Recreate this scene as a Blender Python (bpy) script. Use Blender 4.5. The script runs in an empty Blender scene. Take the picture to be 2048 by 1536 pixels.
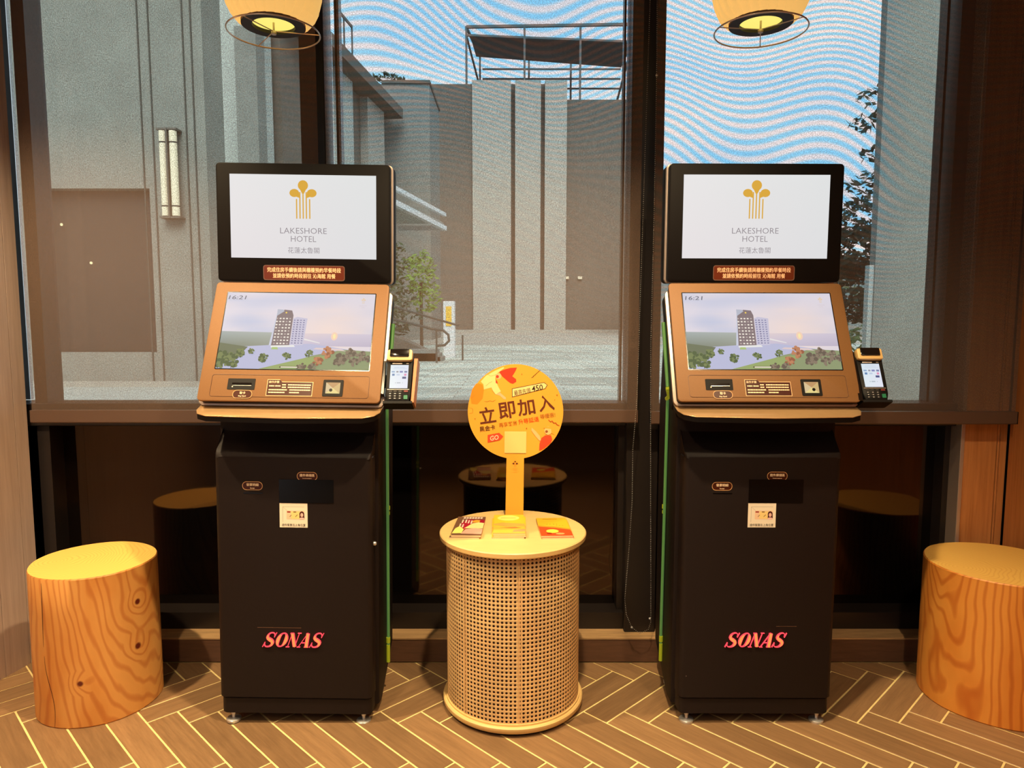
import bpy, bmesh, math, random
from mathutils import Vector, Matrix, noise
random.seed(4)
SC = bpy.context.scene
COL = SC.collection
PI = math.pi
R = math.radians

def lin(c):
    return tuple((x/255/12.92 if x/255 <= .04045 else ((x/255+.055)/1.055)**2.4) for x in c)

# ------------------------------------------------------------ camera, world, light, exposure
cam = bpy.data.cameras.new('camera')
cam.sensor_width = 36; cam.lens = 36*1420/2048; cam.clip_start = .05; cam.clip_end = 400
co = bpy.data.objects.new('camera', cam); COL.objects.link(co)
co.location = (0, 0, 1.32); co.rotation_euler = (R(90-5.4), 0, 0)
SC.camera = co
SC.view_settings.view_transform = 'Standard'; SC.view_settings.look = 'None'
SC.view_settings.gamma = 1; SC.view_settings.exposure = 0.0
SC.view_settings.use_curve_mapping = False
SC.cycles.max_bounces = 8; SC.cycles.transparent_max_bounces = 16
SC.cycles.caustics_reflective = False; SC.cycles.caustics_refractive = False
SC.cycles.sample_clamp_indirect = 4
SC.cycles.use_denoising = True

world = bpy.data.worlds.new('world'); SC.world = world; world.use_nodes = True
nt = world.node_tree; nt.nodes.clear()
wo = nt.nodes.new('ShaderNodeOutputWorld'); bg = nt.nodes.new('ShaderNodeBackground')
tc = nt.nodes.new('ShaderNodeTexCoord'); mp = nt.nodes.new('ShaderNodeMapping')
mp.inputs['Scale'].default_value = (1.2, 1.2, 3.2)
nz = nt.nodes.new('ShaderNodeTexNoise'); nz.inputs['Scale'].default_value = 2.2; nz.inputs['Detail'].default_value = 5
cr = nt.nodes.new('ShaderNodeValToRGB')
cr.color_ramp.elements[0].position = .42; cr.color_ramp.elements[0].color = (.68, .84, .98, 1)
cr.color_ramp.elements[1].position = .6; cr.color_ramp.elements[1].color = (.95, .95, .95, 1)
nt.links.new(tc.outputs['Generated'], mp.inputs[0]); nt.links.new(mp.outputs[0], nz.inputs[0])
nt.links.new(nz.outputs[0], cr.inputs[0]); nt.links.new(cr.outputs[0], bg.inputs[0])
nt.links.new(bg.outputs[0], wo.inputs[0]); bg.inputs[1].default_value = 2.7

def spot(name, loc, target, energy, size, blend, col=(1, .72, .42), rad=.04):
    l = bpy.data.lights.new(name, 'SPOT'); l.energy = energy; l.spot_size = R(size); l.spot_blend = blend
    l.color = col; l.shadow_soft_size = rad
    o = bpy.data.objects.new(name, l); COL.objects.link(o); o.location = loc
    o.rotation_euler = (Vector(target)-Vector(loc)).to_track_quat('-Z', 'Y').to_euler()
    return o
WARM = (1, .75, .43)
spot('ceiling_spot', (-1.72, 1.55, 2.86), (-1.42, 2.05, 0), 300, 84, .6, WARM)
spot('ceiling_spot', (0.15, 1.40, 2.86), (0.0, 1.95, 0), 290, 88, .7, WARM)
spot('ceiling_spot', (2.05, 1.8, 2.86), (1.78, 2.32, 0), 520, 84, .6, WARM)
spot('ceiling_spot', (-0.95, 0.6, 2.86), (-0.7, 1.7, .0), 110, 90, .7, WARM)
spot('ceiling_spot', (1.0, 0.6, 2.86), (0.75, 1.7, .0), 110, 90, .7, WARM)
sl = bpy.data.lights.new('sun', 'SUN'); sl.energy = 6.8; sl.angle = R(35); sl.color = (1, .97, .93)  # soft sun added to brighten the facades outside
so = bpy.data.objects.new('sun', sl); COL.objects.link(so); so.rotation_euler = (R(50), 0, R(8)); so.location = (0, 0, 30)
al = bpy.data.lights.new('ceiling_panel', 'AREA'); al.shape = 'RECTANGLE'; al.size = 4; al.size_y = 2; al.energy = 30; al.color = (1, .82, .62)  # area lamp added as ambient fill for the room, out of view
ao = bpy.data.objects.new('ceiling_panel', al); COL.objects.link(ao); ao.location = (0, -1.2, 2.85)

# ------------------------------------------------------------ materials
def newmat(name):
    m = bpy.data.materials.new(name); m.use_nodes = True
    return m, m.node_tree, m.node_tree.nodes['Principled BSDF']
def N(nt, t, **kw):
    n = nt.nodes.new(t)
    for k, v in kw.items():
        if hasattr(n, k): setattr(n, k, v)
        else: n.inputs[k].default_value = v
    return n
def mat(name, rgb, rough=.6, metal=0, var=0, vscale=20, bump=0, bscale=200, stretch=(1, 1, 1), coat=0, rnd=0, spec=.5):
    m, nt, p = newmat(name)
    c = lin(rgb)+(1,)
    p.inputs['Base Color'].default_value = c; p.inputs['Roughness'].default_value = rough
    p.inputs['Metallic'].default_value = metal; p.inputs['Coat Weight'].default_value = coat
    p.inputs['Specular IOR Level'].default_value = spec
    t = N(nt, 'ShaderNodeTexCoord'); mpn = N(nt, 'ShaderNodeMapping'); mpn.inputs['Scale'].default_value = stretch
    nt.links.new(t.outputs['Object'], mpn.inputs[0])
    src = None
    if var:
        n = N(nt, 'ShaderNodeTexNoise'); n.inputs['Scale'].default_value = vscale; n.inputs['Detail'].default_value = 6
        n.inputs['Roughness'].default_value = .65
        nt.links.new(mpn.outputs[0], n.inputs[0])
        r = N(nt, 'ShaderNodeValToRGB')
        r.color_ramp.elements[0].position = .3; r.color_ramp.elements[1].position = .7
        r.color_ramp.elements[0].color = tuple(x*(1-var) for x in c[:3])+(1,)
        r.color_ramp.elements[1].color = tuple(min(1, x*(1+var)) for x in c[:3])+(1,)
        nt.links.new(n.outputs[0], r.inputs[0]); src = r.outputs[0]
    if rnd:
        oi = N(nt, 'ShaderNodeObjectInfo'); h = N(nt, 'ShaderNodeHueSaturation')
        mr = N(nt, 'ShaderNodeMapRange'); mr.inputs['To Min'].default_value = 1-rnd; mr.inputs['To Max'].default_value = 1+rnd
        nt.links.new(oi.outputs['Random'], mr.inputs[0]); nt.links.new(mr.outputs[0], h.inputs['Value'])
        if src: nt.links.new(src, h.inputs['Color'])
        else: h.inputs['Color'].default_value = c
        src = h.outputs[0]
    if src: nt.links.new(src, p.inputs['Base Color'])
    if bump:
        n2 = N(nt, 'ShaderNodeTexNoise'); n2.inputs['Scale'].default_value = bscale; n2.inputs['Detail'].default_value = 3
        nt.links.new(mpn.outputs[0], n2.inputs[0])
        b = N(nt, 'ShaderNodeBump'); b.inputs['Strength'].default_value = bump; b.inputs['Distance'].default_value = .002
        nt.links.new(n2.outputs[0], b.inputs['Height']); nt.links.new(b.outputs[0], p.inputs['Normal'])
    return m
def emis(name, rgb, s=1):
    m, nt, p = newmat(name)
    p.inputs['Base Color'].default_value = (0, 0, 0, 1)
    p.inputs['Emission Color'].default_value = lin(rgb)+(1,); p.inputs['Emission Strength'].default_value = s
    return m
def attr_mat(name, emit=0, rough=.5, coat=0):
    m, nt, p = newmat(name); p.inputs['Specular IOR Level'].default_value = .12 if emit else .3
    a = N(nt, 'ShaderNodeAttribute'); a.attribute_name = 'Col'
    p.inputs['Roughness'].default_value = rough; p.inputs['Coat Weight'].default_value = coat
    if emit:
        p.inputs['Base Color'].default_value = (.004, .004, .004, 1)
        nt.links.new(a.outputs['Color'], p.inputs['Emission Color']); p.inputs['Emission Strength'].default_value = emit
    else: nt.links.new(a.outputs['Color'], p.inputs['Base Color'])
    return m

M = {}
M['print'] = attr_mat('printed_paper', 0, .55)
M['gloss_print'] = attr_mat('printed_gloss', 0, .3)
M['screen'] = attr_mat('lit_screen', .92, .5)
M['screen_soft'] = attr_mat('lit_small_screen', .9, .25)
M['black_body'] = mat('powder_coated_black', (27, 18, 17), .55, 0, .08, 60, .15, 900, spec=.25)
M['black_gloss'] = mat('black_glass', (22, 18, 17), .12, 0, coat=.5)
M['head_black'] = mat('matte_black_bezel', (14, 9, 8), .5, spec=.15)
M['black'] = mat('black_plastic', (14, 12, 12), .5, spec=.2)
M['void'] = mat('dark_void', (5, 5, 6), .2)
M['gold'] = mat('champagne_metal_paint', (126, 86, 46), .6, .12, .06, 300, .12, 1400)
M['rim'] = mat('satin_rim', (200, 180, 165), .35, .6)
M['shelf'] = mat('satin_bronze', (196, 158, 112), .28, .55, .04, 40)
M['chrome'] = mat('chrome', (225, 225, 225), .28, .75)
M['led'] = None
M['ledge'] = mat('wood_ledge', (186, 150, 106), .45, 0, .25, 8, .1, 60, (1, 8, 8))
M['kick'] = mat('dark_kickboard', (98, 68, 50), .55, 0, .2, 10, .1, 60, (1, 8, 8))
M['frame'] = mat('dark_window_frame', (38, 32, 30), .35, .2)
M['white_trim'] = mat('white_aluminium', (215, 215, 218), .4, .2)
M['laminate'] = mat('pale_birch_top', (232, 196, 130), .42, 0, .05, 6, 0, 100, (1, 6, 1))
M['edge'] = mat('pale_birch_edge', (222, 186, 134), .5, 0, .1, 10, 0, 100, (1, 1, 20))
M['cane'] = mat('woven_cane', (226, 180, 124), .55, 0, .28, 3.5, 0, 100, (1, 1, .5))
M['cane_light'] = mat('cane_strand', (244, 210, 156), .5, 0, .3, 5)
M['liner'] = mat('drum_liner', (58, 30, 16), .8)
M['grout'] = mat('cream_grout', (236, 216, 150), .8, 0, .1, 40)
M['bead'] = mat('steel_beads', (225, 222, 216), .35, .4)
M['concrete'] = mat('grey_render', (128, 130, 124), .85, 0, .12, 3, .3, 80)
M['render_light'] = mat('pale_render', (168, 172, 168), .85, 0, .08, 4)
M['stone_dark'] = mat('dark_stone', (100, 94, 86), .85, 0, .15, 6)
M['stone_light'] = mat('light_stone', (160, 156, 148), .85, 0, .1, 4)
M['stone_blue'] = mat('blue_grey_stone', (124, 126, 122), .85, 0, .12, 4)
M['dark_pane'] = mat('outer_dark_pane', (40, 37, 33), .5, 0, .1, 3)
M['joint'] = mat('joint', (70, 72, 68), .9)
M['steel'] = mat('roof_steel', (92, 88, 84), .6, .2)
M['steel_panel'] = mat('roof_panel', (86, 82, 78), .7, 0, .2, 3)
M['frost'] = mat('frosted_tube', (235, 222, 196), .5)
M['yellow'] = mat('yellow_notice', (226, 180, 60), .6)
M['leaf'] = mat('leaf', (58, 82, 44), .7, 0, .35, 4)
M['leaf2'] = mat('leaf_bright', (112, 138, 62), .7, 0, .35, 4)
M['leaf_dark'] = mat('leaf_dark', (66, 78, 60), .8, 0, .3, 4)
M['bark'] = mat('bark', (80, 64, 50), .9, 0, .2, 10)

def wood_panel(name, c1, c2, scale=1.0, rough=.45):
    m, nt, p = newmat(name)
    t = N(nt, 'ShaderNodeTexCoord'); mpn = N(nt, 'ShaderNodeMapping'); mpn.inputs['Scale'].default_value = (26*scale, 26*scale, 1.1*scale)
    nt.links.new(t.outputs['Object'], mpn.inputs[0])
    n = N(nt, 'ShaderNodeTexNoise'); n.inputs['Scale'].default_value = 2.4; n.inputs['Detail'].default_value = 8; n.inputs['Roughness'].default_value = .7
    nt.links.new(mpn.outputs[0], n.inputs[0])
    r = N(nt, 'ShaderNodeValToRGB'); r.color_ramp.elements[0].position = .3; r.color_ramp.elements[1].position = .7
    r.color_ramp.elements[0].color = lin(c1)+(1,); r.color_ramp.elements[1].color = lin(c2)+(1,)
    nt.links.new(n.outputs[0], r.inputs[0]); nt.links.new(r.outputs[0], p.inputs['Base Color'])
    p.inputs['Roughness'].default_value = rough
    return m
M['wood_l'] = wood_panel('left_veneer', (188, 162, 148), (214, 190, 176))
M['wood_r'] = wood_panel('right_veneer', (172, 108, 58), (210, 144, 86))
M['room'] = mat('room_wall', (66, 46, 36), .8)
M['ceil'] = mat('room_ceiling', (120, 96, 76), .9)

def tile_mat():
    m, nt, p = newmat('wood_look_tile')
    t = N(nt, 'ShaderNodeTexCoord'); oi = N(nt, 'ShaderNodeObjectInfo')
    add = N(nt, 'ShaderNodeVectorMath'); add.operation = 'ADD'
    sc = N(nt, 'ShaderNodeVectorMath'); sc.operation = 'SCALE'; sc.inputs['Scale'].default_value = 30
    comb = N(nt, 'ShaderNodeCombineXYZ')
    for i in range(3): nt.links.new(oi.outputs['Random'], comb.inputs[i])
    nt.links.new(comb.outputs[0], sc.inputs[0])
    mpn = N(nt, 'ShaderNodeMapping'); mpn.inputs['Scale'].default_value = (4, 45, 1)
    nt.links.new(t.outputs['Object'], mpn.inputs[0]); nt.links.new(mpn.outputs[0], add.inputs[0]); nt.links.new(sc.outputs[0], add.inputs[1])
    n = N(nt, 'ShaderNodeTexNoise'); n.inputs['Scale'].default_value = 1.6; n.inputs['Detail'].default_value = 8; n.inputs['Roughness'].default_value = .7
    nt.links.new(add.outputs[0], n.inputs[0])
    r = N(nt, 'ShaderNodeValToRGB'); r.color_ramp.elements[0].position = .25; r.color_ramp.elements[1].position = .78
    r.color_ramp.elements[0].color = lin((126, 96, 66))+(1,); r.color_ramp.elements[1].color = lin((164, 128, 90))+(1,)
    nt.links.new(n.outputs[0], r.inputs[0])
    h = N(nt, 'ShaderNodeHueSaturation'); mr = N(nt, 'ShaderNodeMapRange'); mr.inputs['To Min'].default_value = .78; mr.inputs['To Max'].default_value = 1.12
    nt.links.new(oi.outputs['Random'], mr.inputs[0]); nt.links.new(mr.outputs[0], h.inputs['Value'])
    nt.links.new(r.outputs[0], h.inputs['Color']); nt.links.new(h.outputs[0], p.inputs['Base Color'])
    p.inputs['Roughness'].default_value = .42
    b = N(nt, 'ShaderNodeBump'); b.inputs['Strength'].default_value = .15; b.inputs['Distance'].default_value = .002
    nt.links.new(n.outputs[0], b.inputs['Height']); nt.links.new(b.outputs[0], p.inputs['Normal'])
    return m
M['tile'] = tile_mat()

def glass_mat():
    m = bpy.data.materials.new('clear_glass'); m.use_nodes = True; nt = m.node_tree; nt.nodes.clear()
    o = nt.nodes.new('ShaderNodeOutputMaterial'); a = nt.nodes.new('ShaderNodeBsdfTransparent'); g = nt.nodes.new('ShaderNodeBsdfGlossy')
    a.inputs[0].default_value = (.93, .96, .95, 1); g.inputs['Roughness'].default_value = .02
    f = nt.nodes.new('ShaderNodeFresnel'); f.inputs[0].default_value = 1.45; mx = nt.nodes.new('ShaderNodeMixShader')
    nt.links.new(f.outputs[0], mx.inputs[0]); nt.links.new(a.outputs[0], mx.inputs[1]); nt.links.new(g.outputs[0], mx.inputs[2])
    nt.links.new(mx.outputs[0], o.inputs[0]); return m
M['glass'] = glass_mat()
M['spandrel'] = mat('black_spandrel_glass', (9, 7, 7), .05, 0, spec=.8)
M['spandrel'].node_tree.nodes['Principled BSDF'].inputs['Specular Tint'].default_value = (1, .72, .52, 1)

def blind_mat():
    """Open-weave sunscreen fabric: part of the light passes between the threads; the fine double weave gives coloured interference bands."""
    m = bpy.data.materials.new('sunscreen_fabric'); m.use_nodes = True; nt = m.node_tree; nt.nodes.clear()
    L = nt.links.new
    o = nt.nodes.new('ShaderNodeOutputMaterial'); tr = nt.nodes.new('ShaderNodeBsdfTransparent'); df = nt.nodes.new('ShaderNodeBsdfDiffuse')
    geo = nt.nodes.new('ShaderNodeNewGeometry')
    # warped moire bands, painted into the transmitted colour
    mp1 = nt.nodes.new('ShaderNodeMapping'); mp1.inputs['Scale'].default_value = (1, 0, 1)
    L(geo.outputs['Position'], mp1.inputs[0])
    nzz = nt.nodes.new('ShaderNodeTexNoise'); nzz.inputs['Scale'].default_value = 1.55; nzz.inputs['Detail'].default_value = 0
    L(mp1.outputs[0], nzz.inputs[0])
    sep = nt.nodes.new('ShaderNodeSeparateXYZ'); L(geo.outputs['Position'], sep.inputs[0])
    def math_(op, a, b=None):
        n = nt.nodes.new('ShaderNodeMath'); n.operation = op
        for i, v in enumerate((a, b)):
            if v is None: continue
            if isinstance(v, (int, float)): n.inputs[i].default_value = v
            else: L(v, n.inputs[i])
        return n.outputs[0]
    ph = math_('ADD', math_('ADD', math_('MULTIPLY', sep.outputs[2], 250.0), math_('MULTIPLY', sep.outputs[0], 30.0)),
               math_('MULTIPLY', nzz.outputs[0], 118.0))
    s = math_('ADD', math_('MULTIPLY', math_('SINE', ph), .5), .5)
    r = nt.nodes.new('ShaderNodeValToRGB'); L(s, r.inputs[0])
    r.color_ramp.elements[0].position = .08; r.color_ramp.elements[0].color = (.58, .82, .94, 1)
    r.color_ramp.elements[1].position = .85; r.color_ramp.elements[1].color = (1.0, .88, .86, 1)
    # bands strong high up in the middle and right blinds, fading downwards and to the left
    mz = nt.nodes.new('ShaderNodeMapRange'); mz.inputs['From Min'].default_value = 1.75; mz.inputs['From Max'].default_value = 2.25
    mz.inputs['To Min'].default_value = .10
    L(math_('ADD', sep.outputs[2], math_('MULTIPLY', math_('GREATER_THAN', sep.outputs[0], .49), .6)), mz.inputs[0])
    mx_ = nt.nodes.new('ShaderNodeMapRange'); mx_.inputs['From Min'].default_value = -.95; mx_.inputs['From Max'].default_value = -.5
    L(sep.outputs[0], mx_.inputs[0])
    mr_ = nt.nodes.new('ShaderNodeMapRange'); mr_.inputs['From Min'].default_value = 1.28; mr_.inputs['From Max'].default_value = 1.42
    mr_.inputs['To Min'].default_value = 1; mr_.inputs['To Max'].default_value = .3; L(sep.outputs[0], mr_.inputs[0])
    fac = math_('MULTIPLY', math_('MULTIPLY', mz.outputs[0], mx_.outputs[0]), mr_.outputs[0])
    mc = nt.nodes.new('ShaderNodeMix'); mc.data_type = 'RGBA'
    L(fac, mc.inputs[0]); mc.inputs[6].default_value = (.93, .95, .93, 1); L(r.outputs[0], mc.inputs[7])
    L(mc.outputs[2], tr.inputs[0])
    # fine weave speckle
    n2 = nt.nodes.new('ShaderNodeTexNoise'); n2.inputs['Scale'].default_value = 420; n2.inputs['Detail'].default_value = 2
    mp2 = nt.nodes.new('ShaderNodeMapping'); mp2.inputs['Scale'].default_value = (1, 1, .55); L(geo.outputs['Position'], mp2.inputs[0]); L(mp2.outputs[0], n2.inputs[0])
    mo = nt.nodes.new('ShaderNodeMapRange'); mo.inputs['From Min'].default_value = .3; mo.inputs['From Max'].default_value = .7
    mo.inputs['To Min'].default_value = OPEN0; mo.inputs['To Max'].default_value = OPEN1
    L(n2.outputs[0], mo.inputs[0])
    df.inputs[0].default_value = lin(FABRIC)+(1,)
    mx = nt.nodes.new('ShaderNodeMixShader'); L(mo.outputs[0], mx.inputs[0]); L(df.outputs[0], mx.inputs[1]); L(tr.outputs[0], mx.inputs[2])
    L(mx.outputs[0], o.inputs[0]); return m
OPEN0, OPEN1, FABRIC = .50, .80, (126, 104, 92)
M['fabric'] = blind_mat()
M['bar'] = mat('blind_bar_brown', (92, 70, 58), .4)

FREQ = 520
def log_mat(name, axis, knots, c1=(196, 120, 48), c2=(232, 168, 88)):
    m, nt, p = newmat(name); L = nt.links.new
    t = N(nt, 'ShaderNodeTexCoord')
    sub = N(nt, 'ShaderNodeMapping'); sub.inputs['Location'].default_value = (-axis[0], -axis[1], 0); sub.inputs['Scale'].default_value = (1, 1, .085)
    L(t.outputs['Object'], sub.inputs[0])
    n = N(nt, 'ShaderNodeTexNoise'); n.inputs['Scale'].default_value = 5; n.inputs['Detail'].default_value = 2.5
    n3m = N(nt, 'ShaderNodeMapping'); n3m.inputs['Scale'].default_value = (1, 1, .4); L(t.outputs['Object'], n3m.inputs[0]); L(n3m.outputs[0], n.inputs[0])
    sc = N(nt, 'ShaderNodeVectorMath'); sc.operation = 'MULTIPLY_ADD'; sc.inputs[1].default_value = (.06, .06, .06)
    L(n.outputs['Color'], sc.inputs[0]); L(sub.outputs[0], sc.inputs[2])
    sep = N(nt, 'ShaderNodeSeparateXYZ'); L(sc.outputs[0], sep.inputs[0])
    zt = N(nt, 'ShaderNodeMath'); zt.operation = 'MULTIPLY'; L(sep.outputs[2], zt.inputs[0]); zt.inputs[1].default_value = 1.6
    xx = N(nt, 'ShaderNodeMath'); xx.operation = 'ADD'; L(sep.outputs[0], xx.inputs[0]); L(zt.outputs[0], xx.inputs[1])
    cb = N(nt, 'ShaderNodeCombineXYZ'); L(xx.outputs[0], cb.inputs[0]); L(sep.outputs[1], cb.inputs[1])
    ln = N(nt, 'ShaderNodeVectorMath'); ln.operation = 'LENGTH'; L(cb.outputs[0], ln.inputs[0])
    dist = ln.outputs['Value']
    dark = None
    for kx, ky, kz, kr in knots:
        d = N(nt, 'ShaderNodeVectorMath'); d.operation = 'DISTANCE'; L(t.outputs['Object'], d.inputs[0]); d.inputs[1].default_value = (kx, ky, kz)
        w = N(nt, 'ShaderNodeMapRange'); w.inputs['From Min'].default_value = 0; w.inputs['From Max'].default_value = kr*5
        w.inputs['To Min'].default_value = .020; w.inputs['To Max'].default_value = 0; L(d.outputs['Value'], w.inputs[0])
        a = N(nt, 'ShaderNodeMath'); a.operation = 'ADD'; L(dist, a.inputs[0]); L(w.outputs[0], a.inputs[1]); dist = a.outputs[0]
        k = N(nt, 'ShaderNodeMapRange'); k.inputs['From Min'].default_value = kr*.7; k.inputs['From Max'].default_value = kr*1.25
        k.inputs['To Min'].default_value = 1; k.inputs['To Max'].default_value = 0; L(d.outputs['Value'], k.inputs[0])
        if dark is None: dark = k.outputs[0]
        else:
            mxn = N(nt, 'ShaderNodeMath'); mxn.operation = 'MAXIMUM'; L(dark, mxn.inputs[0]); L(k.outputs[0], mxn.inputs[1]); dark = mxn.outputs[0]
    mu = N(nt, 'ShaderNodeMath'); mu.operation = 'MULTIPLY'; L(dist, mu.inputs[0]); mu.inputs[1].default_value = FREQ
    sn = N(nt, 'ShaderNodeMath'); sn.operation = 'SINE'; L(mu.outputs[0], sn.inputs[0])
    r = N(nt, 'ShaderNodeMapRange'); r.inputs['From Min'].default_value = -1; L(sn.outputs[0], r.inputs[0])
    rr = N(nt, 'ShaderNodeValToRGB'); L(r.outputs[0], rr.inputs[0])
    rr.color_ramp.elements[0].position = .0; rr.color_ramp.elements[0].color = lin(c1)+(1,)
    rr.color_ramp.elements[1].position = .45; rr.color_ramp.elements[1].color = lin(c2)+(1,)
    bigm = N(nt, 'ShaderNodeMapping'); bigm.inputs['Scale'].default_value = (1, 1, .35); L(t.outputs['Object'], bigm.inputs[0])
    big = N(nt, 'ShaderNodeTexNoise'); big.inputs['Scale'].default_value = 9; big.inputs['Detail'].default_value = 3; L(bigm.outputs[0], big.inputs[0])
    mb = N(nt, 'ShaderNodeMix'); mb.data_type = 'RGBA'; mb.blend_type = 'MULTIPLY'; mb.inputs[0].default_value = .8
    br = N(nt, 'ShaderNodeValToRGB'); L(big.outputs[0], br.inputs[0]); br.color_ramp.elements[0].position = .35; br.color_ramp.elements[1].position = .62
    br.color_ramp.elements[0].color = (.84, .66, .46, 1); br.color_ramp.elements[1].color = (1, 1, 1, 1)
    L(rr.outputs[0], mb.inputs[6]); L(br.outputs[0], mb.inputs[7])
    last = mb.outputs[2]
    if dark is not None:
        mk = N(nt, 'ShaderNodeMix'); mk.data_type = 'RGBA'; L(dark, mk.inputs[0]); L(last, mk.inputs[6]); mk.inputs[7].default_value = lin((96, 30, 14))+(1,)
        last = mk.outputs[2]
    # top face painted paler and yellower, for lamp light falling from above
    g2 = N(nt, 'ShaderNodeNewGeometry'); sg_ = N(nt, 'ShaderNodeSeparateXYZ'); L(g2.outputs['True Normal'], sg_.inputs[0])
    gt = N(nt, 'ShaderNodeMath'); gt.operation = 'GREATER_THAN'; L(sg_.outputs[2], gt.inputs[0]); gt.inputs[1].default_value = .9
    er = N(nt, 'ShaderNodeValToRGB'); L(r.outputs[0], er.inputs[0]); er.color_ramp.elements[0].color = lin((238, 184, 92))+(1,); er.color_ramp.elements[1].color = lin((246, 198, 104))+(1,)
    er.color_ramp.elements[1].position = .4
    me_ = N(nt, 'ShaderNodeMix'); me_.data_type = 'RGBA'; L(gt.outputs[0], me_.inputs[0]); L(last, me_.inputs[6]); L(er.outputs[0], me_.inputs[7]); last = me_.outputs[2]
    L(last, p.inputs['Base Color']); p.inputs['Roughness'].default_value = .5
    return m

def ground_mat():
    m, nt, p = newmat('plank_paving'); L = nt.links.new
    t = N(nt, 'ShaderNodeTexCoord')
    b = N(nt, 'ShaderNodeTexBrick'); L(t.outputs['Object'], b.inputs[0])
    b.inputs['Scale'].default_value = 1; b.inputs['Brick Width'].default_value = .9; b.inputs['Row Height'].default_value = .16
    b.inputs['Mortar Size'].default_value = .008; b.inputs['Color1'].default_value = lin((206, 212, 204))+(1,); b.inputs['Color2'].default_value = lin((146, 154, 148))+(1,)
    b.inputs['Mortar'].default_value = lin((130, 136, 130))+(1,); b.inputs['Bias'].default_value = 0
    n = N(nt, 'ShaderNodeTexNoise'); n.inputs['Scale'].default_value = 1.5; n.inputs['Detail'].default_value = 4; L(t.outputs['Object'], n.inputs[0])
    mx = N(nt, 'ShaderNodeMix'); mx.data_type = 'RGBA'; mx.blend_type = 'MULTIPLY'; mx.inputs[0].default_value = .15
    L(b.outputs[0], mx.inputs[6]); L(n.outputs[0], mx.inputs[7]); L(mx.outputs[2], p.inputs['Base Color']); p.inputs['Roughness'].default_value = .8
    return m
M['ground'] = ground_mat()
def lit(name, base, em, s, rough=.4):
    m, nt, p = newmat(name); p.inputs['Base Color'].default_value = lin(base)+(1,); p.inputs['Emission Color'].default_value = lin(em)+(1,)
    p.inputs['Emission Strength'].default_value = s; p.inputs['Roughness'].default_value = rough; return m
M['led_g'] = lit('green_light_tube', (60, 100, 40), (104, 150, 80), .34, .25)
M['led_y'] = lit('yellow_light_joint', (130, 140, 20), (150, 150, 30), .42, .25)
M['shade'] = lit('pleated_lit_shade', (226, 180, 110), (250, 200, 112), .72, .7)
M['lamp_glow'] = emis('lamp_diffuser', (255, 238, 120), 1.0)
M['wire'] = mat('lamp_wire', (214, 190, 168), .35, .7)
M['lamp_black'] = mat('lamp_black_ring', (34, 20, 16), .6)
M['red_rim'] = emis('red_lit_letter_edge', (255, 66, 78), 1.7)
M['red_core'] = emis('orange_lit_letter_face', (255, 140, 70), 1.3)
M['sun_spot'] = emis('tiny_white_lamp', (255, 240, 190), 3)  # for glowing dots that stand in for reflections in the pane

# ------------------------------------------------------------ mesh helpers
def finish(bm, name, m, parent=None, loc=None, smooth=None, kind=None):
    me = bpy.data.meshes.new(name); bm.to_mesh(me); bm.free()
    if isinstance(m, (list, tuple)):
        for x in m: me.materials.append(x)
    elif m: me.materials.append(m)
    if smooth:
        me.shade_smooth(); me.set_sharp_from_angle(angle=R(smooth))
    o = bpy.data.objects.new(name, me); COL.objects.link(o)
    if parent: o.parent = parent
    if loc: o.location = loc
    if kind: o['kind'] = kind
    return o
def tag(o, label, cat, group=None):
    o['label'] = label; o['category'] = cat
    if group: o['group'] = group
    return o
def thing(name, label, cat, loc=(0, 0, 0), rot=(0, 0, 0), group=None):
    o = bpy.data.objects.new(name, None); COL.objects.link(o); o.location = loc; o.rotation_euler = rot
    o.empty_display_size = .1
    return tag(o, label, cat, group)
def B(): return bmesh.new()
def box(bm, x0, x1, y0, y1, z0, z1, mi=0, bev=0, seg=2):
    vs = [bm.verts.new((x, y, z)) for x in (x0, x1) for y in (y0, y1) for z in (z0, z1)]
    fs = [bm.faces.new([vs[i] for i in q]) for q in ((0, 1, 3, 2), (4, 6, 7, 5), (0, 4, 5, 1), (2, 3, 7, 6), (0, 2, 6, 4), (1, 5, 7, 3))]
    for f in fs: f.material_index = mi
    if bev:
        es = set(e for f in fs for e in f.edges)
        bmesh.ops.bevel(bm, geom=list(es), offset=bev, segments=seg, affect='EDGES', profile=.5)
    return bm
def prism(bm, pts, z0, z1, mat4=None, mi=0, bev=0, seg=2):
    """polygon pts (x, y) extruded from z0 to z1, then moved by mat4"""
    lo = [bm.verts.new((p[0], p[1], z0)) for p in pts]; hi = [bm.verts.new((p[0], p[1], z1)) for p in pts]
    n = len(pts); fs = [bm.faces.new(lo[::-1]), bm.faces.new(hi)]
    for i in range(n): fs.append(bm.faces.new((lo[i], lo[(i+1) % n], hi[(i+1) % n], hi[i])))
    for f in fs: f.material_index = mi
    vs = lo+hi
    if bev:
        es = set(list(fs[0].edges)+list(fs[1].edges))
        r = bmesh.ops.bevel(bm, geom=list(es), offset=bev, segments=seg, affect='EDGES', profile=.5)
        vs = list(set(v for f in fs if f.is_valid for v in f.verts) | set(v for v in r['verts']))
    if mat4 is not None: bmesh.ops.transform(bm, matrix=mat4, verts=vs)
    return bm
def rrect(w, h, r, seg=5, cx=0, cy=0):
    out = []
    for sx, sy, a0 in ((1, 1, 0), (-1, 1, 90), (-1, -1, 180), (1, -1, 270)):
        for i in range(seg+1):
            a = R(a0+90*i/seg); out.append((cx+sx*(w/2-r)+r*math.cos(a), cy+sy*(h/2-r)+r*math.sin(a)))
    return out
def circ(r, n=48, cx=0, cy=0, ry=None, a0=0):
    ry = ry or r
    return [(cx+r*math.cos(2*PI*i/n+a0), cy+ry*math.sin(2*PI*i/n+a0)) for i in range(n)]
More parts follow.
